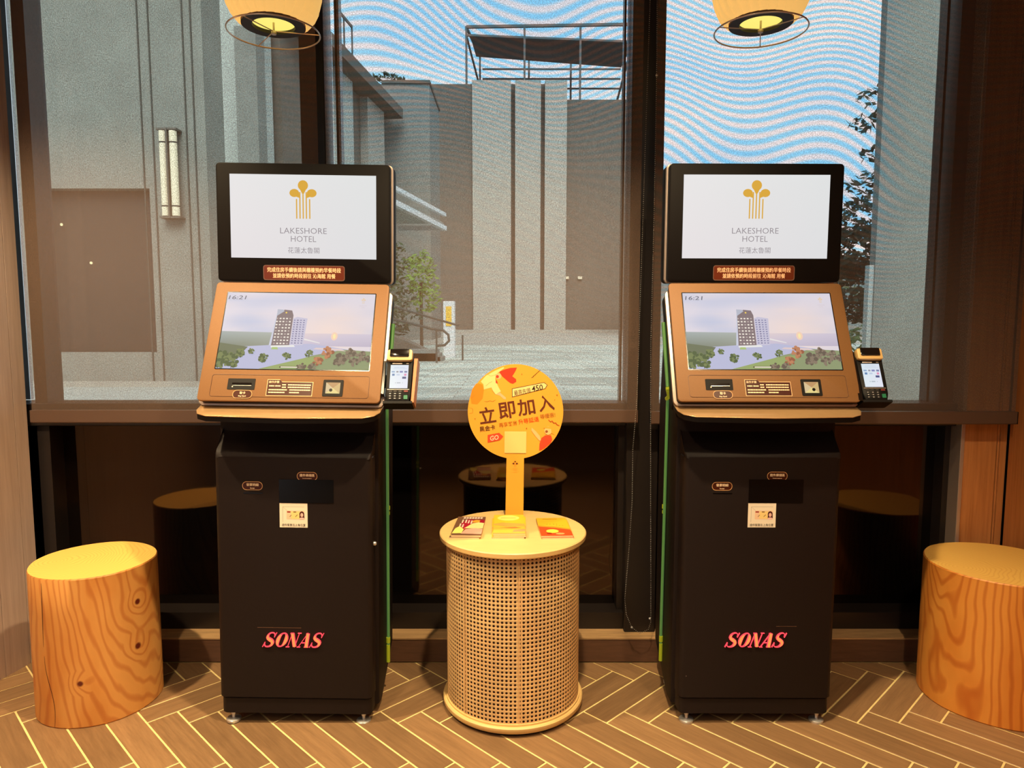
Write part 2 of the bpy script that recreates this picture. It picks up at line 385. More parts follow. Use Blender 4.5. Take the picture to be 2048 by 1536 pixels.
def lathe(bm, prof, n=64, c=(0, 0, 0), mi=0, cap=True):
    rings = []
    for r, z in prof: rings.append([bm.verts.new((c[0]+r*math.cos(2*PI*i/n), c[1]+r*math.sin(2*PI*i/n), c[2]+z)) for i in range(n)])
    for a, b in zip(rings, rings[1:]):
        for i in range(n): f = bm.faces.new((a[i], a[(i+1) % n], b[(i+1) % n], b[i])); f.material_index = mi
    if cap:
        for rg, rev in ((rings[0], True), (rings[-1], False)):
            f = bm.faces.new(rg[::-1] if rev else rg); f.material_index = mi
    return bm
def tube(bm, pts, r, n=8, mi=0, closed=False, cap=True):
    pts = [Vector(p) for p in pts]; rings = []; m = len(pts)
    for i, p in enumerate(pts):
        a = pts[(i-1) % m] if (i or closed) else p; b = pts[(i+1) % m] if (i < m-1 or closed) else p
        d = (b-a).normalized(); u = d.orthogonal().normalized()
        if rings:
            u = (pu-d*pu.dot(d)).normalized()
        pu = u; v = d.cross(u)
        rings.append([bm.verts.new(p+(u*math.cos(2*PI*k/n)+v*math.sin(2*PI*k/n))*r) for k in range(n)])
    prs = list(zip(rings, rings[1:]))+([(rings[-1], rings[0])] if closed else [])
    for a, b in prs:
        for k in range(n): f = bm.faces.new((a[k], a[(k+1) % n], b[(k+1) % n], b[k])); f.material_index = mi
    if cap and not closed:
        bm.faces.new(rings[0][::-1]).material_index = mi; bm.faces.new(rings[-1]).material_index = mi
    return bm
def frame4(origin, xdir, updir):
    """matrix whose local x, y span the face (x right, y up) and z points out of it"""
    x = Vector(xdir).normalized(); y = Vector(updir).normalized(); z = x.cross(y)
    return Matrix(((x.x, y.x, z.x, origin[0]), (x.y, y.y, z.y, origin[1]), (x.z, y.z, z.z, origin[2]), (0, 0, 0, 1)))

_tc = {}
def text_polys(s, bold=0, res=2):
    k = (s, bold)
    if k in _tc: return _tc[k]
    c = bpy.data.curves.new('t', 'FONT'); c.body = s; c.resolution_u = res; c.offset = bold
    o = bpy.data.objects.new('t', c); COL.objects.link(o); bpy.context.view_layer.update()
    me = bpy.data.meshes.new_from_object(o.evaluated_get(bpy.context.evaluated_depsgraph_get()))
    P = [[(me.vertices[i].co.x, me.vertices[i].co.y) for i in f.vertices] for f in me.polygons]
    xs = [p[0] for f in P for p in f]; ys = [p[1] for f in P for p in f]
    bpy.data.objects.remove(o); bpy.data.curves.remove(c); bpy.data.meshes.remove(me)
    _tc[k] = (P, min(xs), max(xs), min(ys), max(ys)); return _tc[k]

class Flat:
    """flat print: coloured polygons in one plane, later layers a hair above the earlier ones"""
    def __init__(s, step=.00012): step = min(step, .00004); s.bm = B(); s.cl = s.bm.loops.layers.float_color.new('Col'); s.z = 0; s.step = step
    def poly(s, pts, rgb, up=True, cols=None):
        if up: s.z += s.step
        a = sum(pts[i][0]*pts[(i+1) % len(pts)][1]-pts[(i+1) % len(pts)][0]*pts[i][1] for i in range(len(pts)))
        if a < 0:
            pts = pts[::-1]
            if cols: cols = cols[::-1]
        f = s.bm.faces.new([s.bm.verts.new((p[0], p[1], s.z)) for p in pts])
        for i, l in enumerate(f.loops): l[s.cl] = lin(cols[i] if cols else rgb)+(1,)
        if len(pts) > 4 and up: f.normal_update(); bmesh.ops.triangulate(s.bm, faces=[f])
        return s
    def line(s, pts, w, rgb, up=True):
        if up: s.z += s.step
        for (x0, y0), (x1, y1) in zip(pts, pts[1:]):
            d = math.hypot(x1-x0, y1-y0) or 1e-9; nx, ny = -(y1-y0)/d*w/2, (x1-x0)/d*w/2
            ex, ey = (x1-x0)/d*w*.3, (y1-y0)/d*w*.3
            s.poly([(x0+nx-ex, y0+ny-ey), (x0-nx-ex, y0-ny-ey), (x1-nx+ex, y1-ny+ey), (x1+nx+ex, y1+ny+ey)], rgb, False)
        return s
    def text(s, t, cx, cy, h=None, w=None, rgb=(0, 0, 0), bold=0, rot=0, shear=0, align='c', fb=0):
        if fb: s.text(t, cx+fb, cy, h, w, rgb, bold, rot, shear, align); s.text(t, cx, cy+fb*.7, h, w, rgb, bold, rot, shear, align)
        P, x0, x1, y0, y1 = text_polys(t, bold)
        sy = h/(y1-y0) if h else None; sx = w/(x1-x0) if w else None
        sy = sy or sx; sx = sx or sy
        s.z += s.step; ca, sa = math.cos(rot), math.sin(rot)
        ox = {'c': (x0+x1)/2, 'l': x0, 'r': x1}[align]
        for f in P:
            q = []
            for x, y in f:
                X = (x-ox)*sx; Y = (y-(y0+y1)/2)*sy; X += Y*shear
                q.append((cx+X*ca-Y*sa, cy+X*sa+Y*ca))
            s.poly(q, rgb, False)
        return s
    def grid(s, x0, x1, y0, y1, nx, ny, fn):
        s.z += s.step
        for i in range(nx):
            for j in range(ny):
                a, b = x0+(x1-x0)*i/nx, x0+(x1-x0)*(i+1)/nx; c, d = y0+(y1-y0)*j/ny, y0+(y1-y0)*(j+1)/ny
                s.poly([(a, c), (b, c), (b, d), (a, d)], None, False, [fn(a, c), fn(b, c), fn(b, d), fn(a, d)])
        return s
    def clip(s, w, h):
        g = lambda: s.bm.verts[:]+s.bm.edges[:]+s.bm.faces[:]
        for c, n in (((w/2, 0, 0), (1, 0, 0)), ((-w/2, 0, 0), (-1, 0, 0)), ((0, h/2, 0), (0, 1, 0)), ((0, -h/2, 0), (0, -1, 0))):
            bmesh.ops.bisect_plane(s.bm, geom=g(), plane_co=c, plane_no=n, clear_outer=True)
        return s
    def build(s, name, m, parent, m4):
        bmesh.ops.transform(s.bm, matrix=m4, verts=s.bm.verts[:]); s.bm.normal_update()
        return finish(s.bm, name, m, parent)

# ------------------------------------------------------------ the room
YB = 2.61           # front of the kickboard below the windows
floor_bm = B(); box(floor_bm, -2.6, 2.6, -3.2, 2.80, -.12, -.0016)
floor = finish(floor_bm, 'floor', M['grout']); floor['kind'] = 'structure'

def clip_poly(pts, ax, lim, keep_less=True):
    out = []
    for i, p in enumerate(pts):
        q = pts[(i+1) % len(pts)]
        ip = (p[ax] <= lim) == keep_less; iq = (q[ax] <= lim) == keep_less
        if ip: out.append(p)
        if ip != iq:
            t = (lim-p[ax])/(q[ax]-p[ax]); out.append((p[0]+(q[0]-p[0])*t, p[1]+(q[1]-p[1])*t))
    return out
def herringbone():
    w = .0965; n = 4; Ln = w*n; g = .0029; S = math.sqrt(.5)
    def to_world(u, v): return (-.92+(u+v)*S, 2.205+(v-u)*S)
    full = {}
    for horiz in (True, False):
        bm = B(); prism(bm, rrect(Ln-2*g, w-2*g, .001, 1), -.006, 0, bev=.0012, seg=1)
        me = bpy.data.meshes.new('tile'); bm.to_mesh(me); bm.free(); me.materials.append(M['tile']); full[horiz] = me
    cnt = 0
    for row in range(-3, 5):
        for k in range(-40, 60):
            for horiz in (True, False):
                ou, ov = row*Ln, -row*Ln
                if horiz: u0, u1, v0, v1 = ou+k*w, ou+k*w+Ln, ov+k*w, ov+k*w+w
                else: u0, u1, v0, v1 = ou+k*w+Ln, ou+k*w+Ln+w, ov+k*w+w-Ln, ov+k*w+w
                c = to_world((u0+u1)/2, (v0+v1)/2)
                if not (-2.12 < c[0] < 2.22 and 1.25 < c[1] < 2.75): continue
                corners = [to_world(*q) for q in ((u0+g, v0+g), (u1-g, v0+g), (u1-g, v1-g), (u0+g, v1-g))]
                wr = 2.1
                ymax = max(p[1] for p in corners); xm = max(abs(p[0]) for p in corners)
                if ymax <= YB and xm < 1.80:
                    o = bpy.data.objects.new('tile', full[horiz]); COL.objects.link(o); o.parent = floor
                    o.location = (c[0], c[1], 0); o.rotation_euler = (0, 0, R(-45) if horiz else R(45))
                else:
                    q = clip_poly(corners, 1, YB)
                    if len(q) < 3: continue
                    ar = abs(sum(q[i][0]*q[(i+1) % len(q)][1]-q[(i+1) % len(q)][0]*q[i][1] for i in range(len(q))))/2
                    if ar < 3e-4: continue
                    an = R(-45) if horiz else R(45); ca, sa = math.cos(-an), math.sin(-an)
                    ql = [((x-c[0])*ca-(y-c[1])*sa, (x-c[0])*sa+(y-c[1])*ca) for x, y in q]
                    bm = B(); prism(bm, ql, -.006, 0)
                    o = finish(bm, 'tile', M['tile'], floor, (c[0], c[1], 0)); o.rotation_euler = (0, 0, an)
                cnt += 1
    return cnt
print('tiles', herringbone())
# floor nearer than the laid tiles: same tile colour, joined
bm = B(); box(bm, -2.6, 2.6, -3.2, 1.36, -.006, -.0008); finish(bm, 'near_floor', M['tile'], floor)

def struct(name, bm, m, **k):
    o = finish(bm, name, m, **k); o['kind'] = 'structure'; return o
bm = B(); box(bm, -2.6, 2.6, -3.2, 2.95, 2.9, 3.0); struct('ceiling', bm, M['ceil'])
bm = B(); box(bm, -2.6, 2.6, -3.3, -3.2, -.1, 3.0); struct('wall_front', bm, M['room'])

# left side wall: veneer panels splayed a little, thin grooves between them
wl = B(); 
LA = Vector((-1.832, 2.66, 0)); LD = Vector((-.2, -1, 0)).normalized()
def wall_panels(name, A, D, spans, zt, m, side, back=None):
    root_bm = B(); Np = Vector((-D.y, D.x, 0))*side
    def quadprism(bm, s0, s1, t0, t1):
        P = [A+D*s0+Np*t0, A+D*s1+Np*t0, A+D*s1+Np*t1, A+D*s0+Np*t1]
        prism(bm, [(p.x, p.y) for p in P], -.0, zt)
    quadprism(root_bm, spans[0][0], spans[-1][1], -.40, -.012)
    root = struct(name, root_bm, M['black'])
    bmesh_ = None
    for s0, s1 in spans:
        b = B(); quadprism(b, s0+.0012, s1-.0012, -.012, 0)
        bmesh.ops.recalc_face_normals(b, faces=b.faces[:])
        finish(b, 'panel', m, root)
    return root
wall_panels('wall_left', LA, LD, [(0, .055), (.055, .16), (.16, .9), (.9, 1.6), (1.6, 2.4), (2.4, 3.4), (3.4, 4.6), (4.6, 5.9)], 2.9, M['wood_l'], 1)
wall_panels('wall_right', Vector((1.885, 2.66, 0)), Vector((.0, -1, 0)), [(0, .12), (.12, .5), (.5, 1.2), (1.2, 2.0), (2.0, 3.0), (3.0, 4.2), (4.2, 5.9)], 2.9, M['wood_r'], -1)
# strip of veneer wall between the window and the right side wall
wb = B(); box(wb, 1.705, 2.3, 2.69, 2.95, 0, 2.9); wback = struct('wall_back', wb, M['black'])
for x0, x1 in ((1.715, 1.846), (1.849, 1.8565), (1.859, 1.884)):
    b = B(); box(b, x0, x1, 2.67, 2.692, .0, 2.9, bev=.001, seg=1); finish(b, 'panel', M['wood_r'], wback)
bm = B(); box(bm, 1.70, 1.7145, 2.655, 2.8, .10, 2.9, bev=.002, seg=1); struct('trim_1', bm, M['rim'])

# kickboard and ledge below the windows
bm = B(); box(bm, -1.80, 1.715, YB, 2.80, .004, .093); box(bm, -2.05, -1.80, 2.67, 2.80, .004, .093); struct('baseboard_back', bm, M['kick'])
bm = B(); box(bm, -1.80, 1.715, YB-.002, 2.70, .0932, .0985); struct('trim_2', bm, M['ledge'])

# window frames: posts, transom, bottom rail
bm = B(); box(bm, -.775, -.685, 2.68, 2.80, .0985, 2.9, bev=.003, seg=1); struct('trim_3', bm, M['frame'])
bm = B(); box(bm, .435, .555, 2.66, 2.80, .0985, 2.9, bev=.003, seg=1); struct('trim_4', bm, M['frame'])
for k, (x0, x1) in enumerate(((-2.05, -.775), (-.685, .435), (.555, 1.70))):
    wm = B()
    box(wm, x0, x1, 2.69, 2.80, .0985, .165)                # bottom rail
    box(wm, x0, x1, 2.685, 2.80, .905, .992, bev=.003, seg=1)      # transom
    box(wm, x0, x1, 2.69, 2.80, 2.84, 2.9)
    box(wm, x0, x0+.022, 2.72, 2.80, .165, .905); box(wm, x1-.022, x1, 2.72, 2.80, .165, .905)
    if k == 0: box(wm, -1.825, -1.778, 2.70, 2.80, .165, 2.84)
    if k == 1: box(wm, x0+.022, x0+.034, 2.76, 2.80, .992, 2.84); box(wm, x1-.016, x1-.008, 2.76, 2.80, .992, 2.84)
    if k == 2: box(wm, x1-.05, x1, 2.72, 2.80, .992, 2.84); box(wm, x1-.085, x1-.075, 2.75, 2.80, .992, 2.84)
    wroot = struct('window_%d' % (k+1), wm, M['frame'])
    b = B(); box(b, x0+.005, x1-.005, 2.785, 2.791, .99, 2.845); g = finish(b, 'glass_pane', M['glass'], wroot)
    b = B(); box(b, x0+.02, x1-.02, 2.78, 2.80, .16, .91); finish(b, 'lower_panel', M['spandrel'], wroot)
    if k == 0:
        b = B(); box(b, -1.99, -1.918, 2.81, 2.83, .992, 2.84); finish(b, 'edge_strip', M['white_trim'], wroot)  # white strip added for the line of daylight beside the blind
    if k == 1:
        b = B(); box(b, x0+.036, x0+.044, 2.74, 2.784, .992, 2.84); finish(b, 'edge_strip', M['white_trim'], wroot)  # white strip stands in for bright light in the narrow gap

# ------------------------------------------------------------ roller blinds
def blind(x0, x1, zb, label, ghost=0):
    t = thing('roller_blind', label, 'blind', ((x0+x1)/2, 2.60, zb), group='sunscreen roller blinds over the windows')
    w = (x1-x0)/2
    b = B(); box(b, -w, w, -.0006, .0006, .02, 2.88-zb); finish(b, 'fabric', M['fabric'], t)
    b = B()
    prism(b, [(-.014, 0), (-.011, -.004), (.008, -.004), (.011, 0), (.011, .043), (-.014, .043)], -w, w, Matrix(((0, 0, 1, 0), (1, 0, 0, 0), (0, 1, 0, 0), (0, 0, 0, 1))), bev=.001, seg=1)
    finish(b, 'bottom_bar', M['bar'], t)
    for a in (-w-.002, w):
        b = B(); box(b, a, a+.002, -.015, .012, -.003, .042); finish(b, 'end_cap', M['black'], t)
    return t
blind(-1.772, -.692, .935, 'brown see-through roller blind pulled down left of the dark window post')
blind(-.664, .463, .935, 'brown see-through roller blind between the two kiosks, behind the round sign')
blind(.511, 1.858, .930, 'brown see-through roller blind behind the right kiosk, reaching the wooden wall')

# bead chain loop
cp = [(.477, 2.42), (.460, 1.384), (.458, 1.2), (.453, .992), (.442, .836), (.443, .649), (.435, .479), (.421, .269), (.428, .211), (.449, .161), (.48, .137), (.511, .153), (.52, .18), (.518, .307), (.511, .649), (.505, .965), (.501, 1.219), (.504, 1.702), (.504, 2.158), (.501, 2.42)]
def resample(pts, d):
    out = [pts[0]]; acc = 0
    for a, b in zip(pts, pts[1:]):
        L = math.hypot(b[0]-a[0], b[1]-a[1]); t = d-acc
        while t <= L: out.append((a[0]+(b[0]-a[0])*t/L, a[1]+(b[1]-a[1])*t/L)); t += d
        acc = L-(t-d)
    return out
chain = thing('bead_chain', 'looped metal bead chain hanging beside the left edge of the right kiosk', 'chain', (.477, 2.565, .137))
b = B()
for x, z in resample(cp, .0068):
    r = .0017; c = Vector((x-.477, 0, z-.137))
    vs = [b.verts.new(c+Vector(v)*r) for v in ((1, 0, 0), (-1, 0, 0), (0, 1, 0), (0, -1, 0), (0, 0, 1), (0, 0, -1))]
    for q in ((0, 2, 4), (2, 1, 4), (1, 3, 4), (3, 0, 4), (2, 0, 5), (1, 2, 5), (3, 1, 5), (0, 3, 5)): b.faces.new([vs[i] for i in q])
o = finish(b, 'beads', M['bead'], chain); o['kind'] = 'stuff'
b = B(); tube(b, [(x-.477, 0, z-.137) for x, z in cp], .0006, 4); finish(b, 'cord', M['black'], chain)
for x, z in ((.504, 2.158), (.449, .161), (.516, .195)):
    b = B(); bmesh.ops.create_icosphere(b, subdivisions=2, radius=.004); finish(b, 'stop_bead', M['white_trim'], chain, (x-.477, 0, z-.137), smooth=60)

# ------------------------------------------------------------ kiosk
def logo(F, cx, cy, h, rgb):
    """emblem: a drop between two leaves over five upright bars; h total height"""
    u = h/78.0
    F.poly(circ(10.5*u, 28, cx, cy+h/2-10.5*u), rgb)
    F.poly([(cx-7*u, cy+h/2-17*u), (cx+7*u, cy+h/2-17*u), (cx+2.0*u, cy+h/2-27*u), (cx-2.0*u, cy+h/2-27*u)], rgb, False)
    for s in (-1, 1):
        F.poly(circ(10*u, 28, cx+s*18*u, cy+h/2-26*u, 8.2*u), rgb)
        F.poly([(cx+s*10*u, cy+h/2-21*u), (cx+s*8.2*u, cy+h/2-24*u), (cx+s*7.4*u, cy+h/2-36*u), (cx+s*14*u, cy+h/2-33.5*u)], rgb, False)
    for i, (x, top) in enumerate(((-13.5, 38), (-6.6, 24), (0, 24), (6.6, 24), (13.5, 38))):
        F.poly([(cx+(x-1.25)*u, cy-h/2), (cx+(x+1.25)*u, cy-h/2), (cx+(x+1.25)*u, cy+h/2-top*u), (cx+(x-1.25)*u, cy+h/2-top*u)], rgb, i == 0)
def pill(parent, m4, cx, cy, w, h, lines, name='label_plate'):
    f = Flat(.0001)
    f.poly(rrect(w, h, h*.48, 6, cx, cy), (206, 160, 110)); f.poly(rrect(w-.0034, h-.0034, h*.42, 6, cx, cy), (66, 28, 16))
    for t, dy, hh, b in lines: f.text(t, cx, cy+dy, h=hh, rgb=(250, 225, 190), bold=b*.5, fb=.0003)
    return f.build(name, M['gloss_print'], parent, m4)

def stroke(bm, pts, ws, z0, z1, mi=0):
    """ribbon with a width for every point, extruded"""
    n = len(pts); L = []; Rr = []
    for i, p in enumerate(pts):
        a = pts[max(i-1, 0)]; b = pts[min(i+1, n-1)]; d = Vector((b[0]-a[0], b[1]-a[1])).normalized()
        nx, ny = -d.y*ws[i]/2, d.x*ws[i]/2; L.append((p[0]+nx, p[1]+ny)); Rr.append((p[0]-nx, p[1]-ny))
    va = [[bm.verts.new((x, y, z)) for x, y in S] for z in (z0, z1) for S in (L, Rr)]
    l0, r0, l1, r1 = va
    for i in range(n-1):
        for q in ((l1[i], r1[i], r1[i+1], l1[i+1]), (l0[i], l0[i+1], r0[i+1], r0[i]), (l0[i], l1[i], l1[i+1], l0[i+1]), (r0[i], r0[i+1], r1[i+1], r1[i])):
            bm.faces.new(q).material_index = mi
    for q in ((l0[0], r0[0], r1[0], l1[0]), (l0[-1], l1[-1], r1[-1], r0[-1])): bm.faces.new(q).material_index = mi
def bez(p, n=7):
    out = []
    for k in range(0, len(p)-3, 3):
        a, b, c, d = p[k:k+4]
        for i in range(n+(k+4 >= len(p))):
            t = i/n; s = 1-t
            out.append((s**3*a[0]+3*s*s*t*b[0]+3*s*t*t*c[0]+t**3*d[0], s**3*a[1]+3*s*s*t*b[1]+3*s*t*t*c[1]+t**3*d[1]))
    return out
def fat_italic(parent, m4, x0, y0, H, total):
    """SONAS in heavy slanted high-contrast capitals, one mesh per letter"""
    sh = .36
    def S():
        p = bez([(.80, .70), (.78, .92), (.66, 1.0), (.48, 1.0), (.22, 1.0), (.12, .82), (.2, .66), (.32, .50), (.82, .46), (.80, .24), (.78, .06), (.60, 0), (.42, 0), (.24, 0), (.12, .10), (.10, .28)])
        n = len(p); w = []
        for i in range(n):
            t = i/(n-1); w.append(.06+.27*math.exp(-((t-.5)/.18)**2))
        return [(p, w), ([(.80, .68), (.86, 1.0)], [.05, .07]), ([(.10, .32), (.03, -.01)], [.05, .07])]
    def O():
        out = []
        p = [(.5+.36*math.cos(a), .5+.48*math.sin(a)) for a in [2*PI*i/28 for i in range(29)]]
        w = [.06+.26*abs(math.cos(2*PI*i/28))**2 for i in range(29)]
        return [(p, w)]
    def Nn(): return [([(.16, 0), (.16, .98)], [.05, .05]), ([(.18, .97), (.78, .03)], [.30, .30]), ([(.80, 0), (.80, 1)], [.05, .05]), ([(0, .0), (.32, 0)], [.05, .05]), ([(0, .98), (.3, .98)], [.05, .05]), ([(.66, .99), (.98, .99)], [.05, .05])]
    def A(): return [([(.06, 0), (.50, 1.0)], [.05, .05]), ([(.52, .97), (.78, 0)], [.30, .30]), ([(.22, .3), (.68, .3)], [.05, .05]), ([(-.06, 0), (.24, 0)], [.05, .05]), ([(.58, 0), (.98, 0)], [.05, .05])]
    adv = total/5.0
    for i, (ch, g) in enumerate(zip('SONAS', (S, O, Nn, A, S))):
        b = B()
        for k, (p, w) in enumerate(g()):
            q = [(x0+(i+px)*adv*1.0+py*H*sh-.1*adv, y0+py*H) for px, py in p]
            q = [(x0+i*adv+px*adv*.94+py*H*sh-.04*adv, y0+py*H) for px, py in p]
            stroke(b, q, [ww*adv*.95 for ww in w], .0005+.00007*k, .005+.00007*k, 0)
            if max(w) > .15:
                qq = [(a, c) for (a, c), ww in zip(q, w) if ww > .13]; w2 = [(ww*.95-.085)*adv for ww in w if ww > .13]
                if len(g()) == 1 and ch == 'O':
                    segs = []; cur = []
                    for (a, c), ww in zip(q, w):
                        if ww > .13: cur.append(((a, c), ww))
                        elif cur: segs.append(cur); cur = []
                    if cur: segs.append(cur)
                    for sg in segs:
                        if len(sg) > 1: stroke(b, [s_[0] for s_ in sg], [(s_[1]*.95-.085)*adv for s_ in sg], .005, .0056, 1)
                elif len(qq) > 1: stroke(b, qq, w2, .005, .0056, 1)
        bmesh.ops.recalc_face_normals(b, faces=b.faces[:])
        bmesh.ops.transform(b, matrix=m4, verts=b.verts[:])
        finish(b, 'lit_letter', (M['red_rim'], M['red_core']), parent)

def sky_col(x, y, W, H):
    u = x/W+.5; v = y/H+.5
    n = noise.noise(Vector((u*5+v*2, v*16, 1.7)))*.5+.5; n2 = noise.noise(Vector((u*3, v*5, 9.2)))*.5+.5
    base = Vector((226, 220, 232)); warm = Vector((248, 224, 214)); blue = Vector((186, 196, 226))
    d = math.hypot((u-.72)*1.3, (v-.5)*1.1); k = max(0, 1-d*1.9)
    c = base.lerp(blue, min(1, max(0, (n2-.45)*2.6))*(.4+.6*abs(u-.6))).lerp(warm, min(1, k*.9+.5*max(0, n-.5)))
    return tuple(min(252, a) for a in c)
def hotel_picture(F, W, H):
    P = lambda u, v: ((u-.5)*W, (v-.5)*H)
    F.grid(-W/2, W/2, -H/2, H/2, 26, 18, lambda x, y: sky_col(x, y, W, H))
    F.poly([P(.42, .30), P(1, .30), P(1, .465), P(.5, .465)], None, cols=[(206, 196, 216), (196, 186, 206), (214, 204, 220), (230, 212, 214)])      # sea
    F.poly([P(0, .25), P(.42, .25), P(.42, .47), P(0, .48)], None, cols=[(120, 128, 112), (150, 152, 138), (178, 184, 178), (168, 178, 178)])        # far woods
    F.poly([P(0, 0), P(1, 0), P(1, .22), P(.6, .33), P(.36, .31), P(.2, .29), P(0, .27)], (190, 192, 222))                                           # paved ground
    F.poly([P(.0, .02), P(.12, .12), P(.19, .28), P(0, .33)], (112, 120, 96))
    F.poly([P(.40, 0), P(1, 0), P(1, .24), P(.82, .26), P(.6, .17)], (148, 158, 118))                                                                # lawn
    F.poly([P(.28, .0), P(.6, .16), P(.74, .18), P(.6, 0)], (156, 172, 112))
    F.poly([P(.55, .38), P(.66, .335), P(.66, .345), P(.55, .40)], (236, 232, 232))
    F.poly([P(.62, .26), P(.84, .24), P(.80, .27), P(.64, .28)], (228, 206, 206))
    # tower with a window grid
    F.poly([P(.325, .30), P(.345, .31), P(.37, .77), P(.352, .74)], (206, 210, 228))
    F.poly([P(.34, .29), P(.46, .30), P(.463, .70), P(.45, .765), P(.40, .775), P(.355, .72)], (134, 118, 122))
    F.poly([P(.352, .69), P(.40, .755), P(.39, .775), P(.352, .78)], (186, 190, 206))
    for r_ in range(9):
        for c in range(5):
            u0 = .352+c*.0215; v0 = .32+r_*.041
            F.poly([P(u0, v0), P(u0+.012, v0), P(u0+.012, v0+.017), P(u0, v0+.017)], (246, 238, 226) if (r_*3+c*5) % 4 else (186, 170, 168), c == 0 and r_ == 0)
    F.poly(circ(.006*W, 10, *P(.413, .735)), (248, 214, 96))
    F.poly([P(.463, .30), P(.55, .31), P(.56, .66), P(.49, .68), P(.466, .66)], (204, 200, 222))
    for r_ in range(11):
        for c in range(4):
            u0 = .47+c*.021; v0 = .33+r_*.03
            F.poly([P(u0, v0), P(u0+.011, v0), P(u0+.011, v0+.012), P(u0, v0+.012)], (128, 128, 168) if c != 1 else (104, 100, 140), c == 0 and r_ == 0)
    F.poly([P(.34, .275), P(.50, .285), P(.49, .31), P(.34, .30)], (238, 238, 236))
    F.poly([P(.345, .25), P(.39, .25), P(.385, .28), P(.35, .28)], (176, 200, 130))
    F.poly(circ(.022*W, 20, *P(.752, .43), .03*W), (250, 214, 190)); F.poly(circ(.009*W, 14, *P(.752, .43), .018*W), (255, 238, 176))
    rnd = random.Random(7)
    trees = [(.05, .16, .05, 0), (.10, .10, .05, 0), (.03, .07, .04, 0), (.14, .2, .035, 0), (.30, .14, .035, 0), (.455, .17, .028, 0), (.60, .2, .026, 0), (.72, .22, .04, 1),
             (.66, .11, .034, 1), (.80, .13, .045, 2), (.87, .2, .04, 2), (.94, .17, .038, 2), (.9, .1, .03, 2), (.99, .14, .025, 2), (.22, .22, .02, 0), (.56, .03, .03, 2), (.63, .02, .03, 2)]
    pal = {0: ((84, 100, 66), (122, 134, 88)), 1: ((158, 98, 72), (196, 134, 98)), 2: ((110, 96, 84), (142, 126, 108))}
    for u, v, r_, k in trees:
        F.poly([P(u-.002, v-r_*1.9), P(u+.002, v-r_*1.9), P(u+.002, v), P(u-.002, v)], (92, 78, 78))
        F.z += F.step
        for j in range(26):
            a = rnd.uniform(0, 2*PI); rr = rnd.uniform(0, 1)**.6*r_*.95
            px, py = P(u, v); F.z += F.step*.1
            F.poly(circ(r_*W*rnd.uniform(.2, .38), 7, px+rr*W*math.cos(a), py+rr*W*.9*math.sin(a), a0=a), rnd.choice(pal[k]), False)
    x, y = P(.5, .02)
    F.poly(rrect(.125*W, .012*W, .005*W, 3, *P(.48, .022)), (92, 80, 60)); F.poly(rrect(.11*W, .007*W, .003*W, 3, *P(.48, .021)), (252, 244, 220))
    F.text('16:21', *P(.073, .925), h=.052*H, w=.115*W, rgb=(96, 100, 118), bold=.004, shear=.18)
    logo(F, *P(.925, .9), .075*H, (236, 208, 170))
    F.text('LAKESHORE', *P(.925, .835), w=.05*W, rgb=(214, 200, 206)); F.text('HOTEL', *P(.925, .81), w=.027*W, rgb=(214, 200, 206))
    F.clip(W, H)

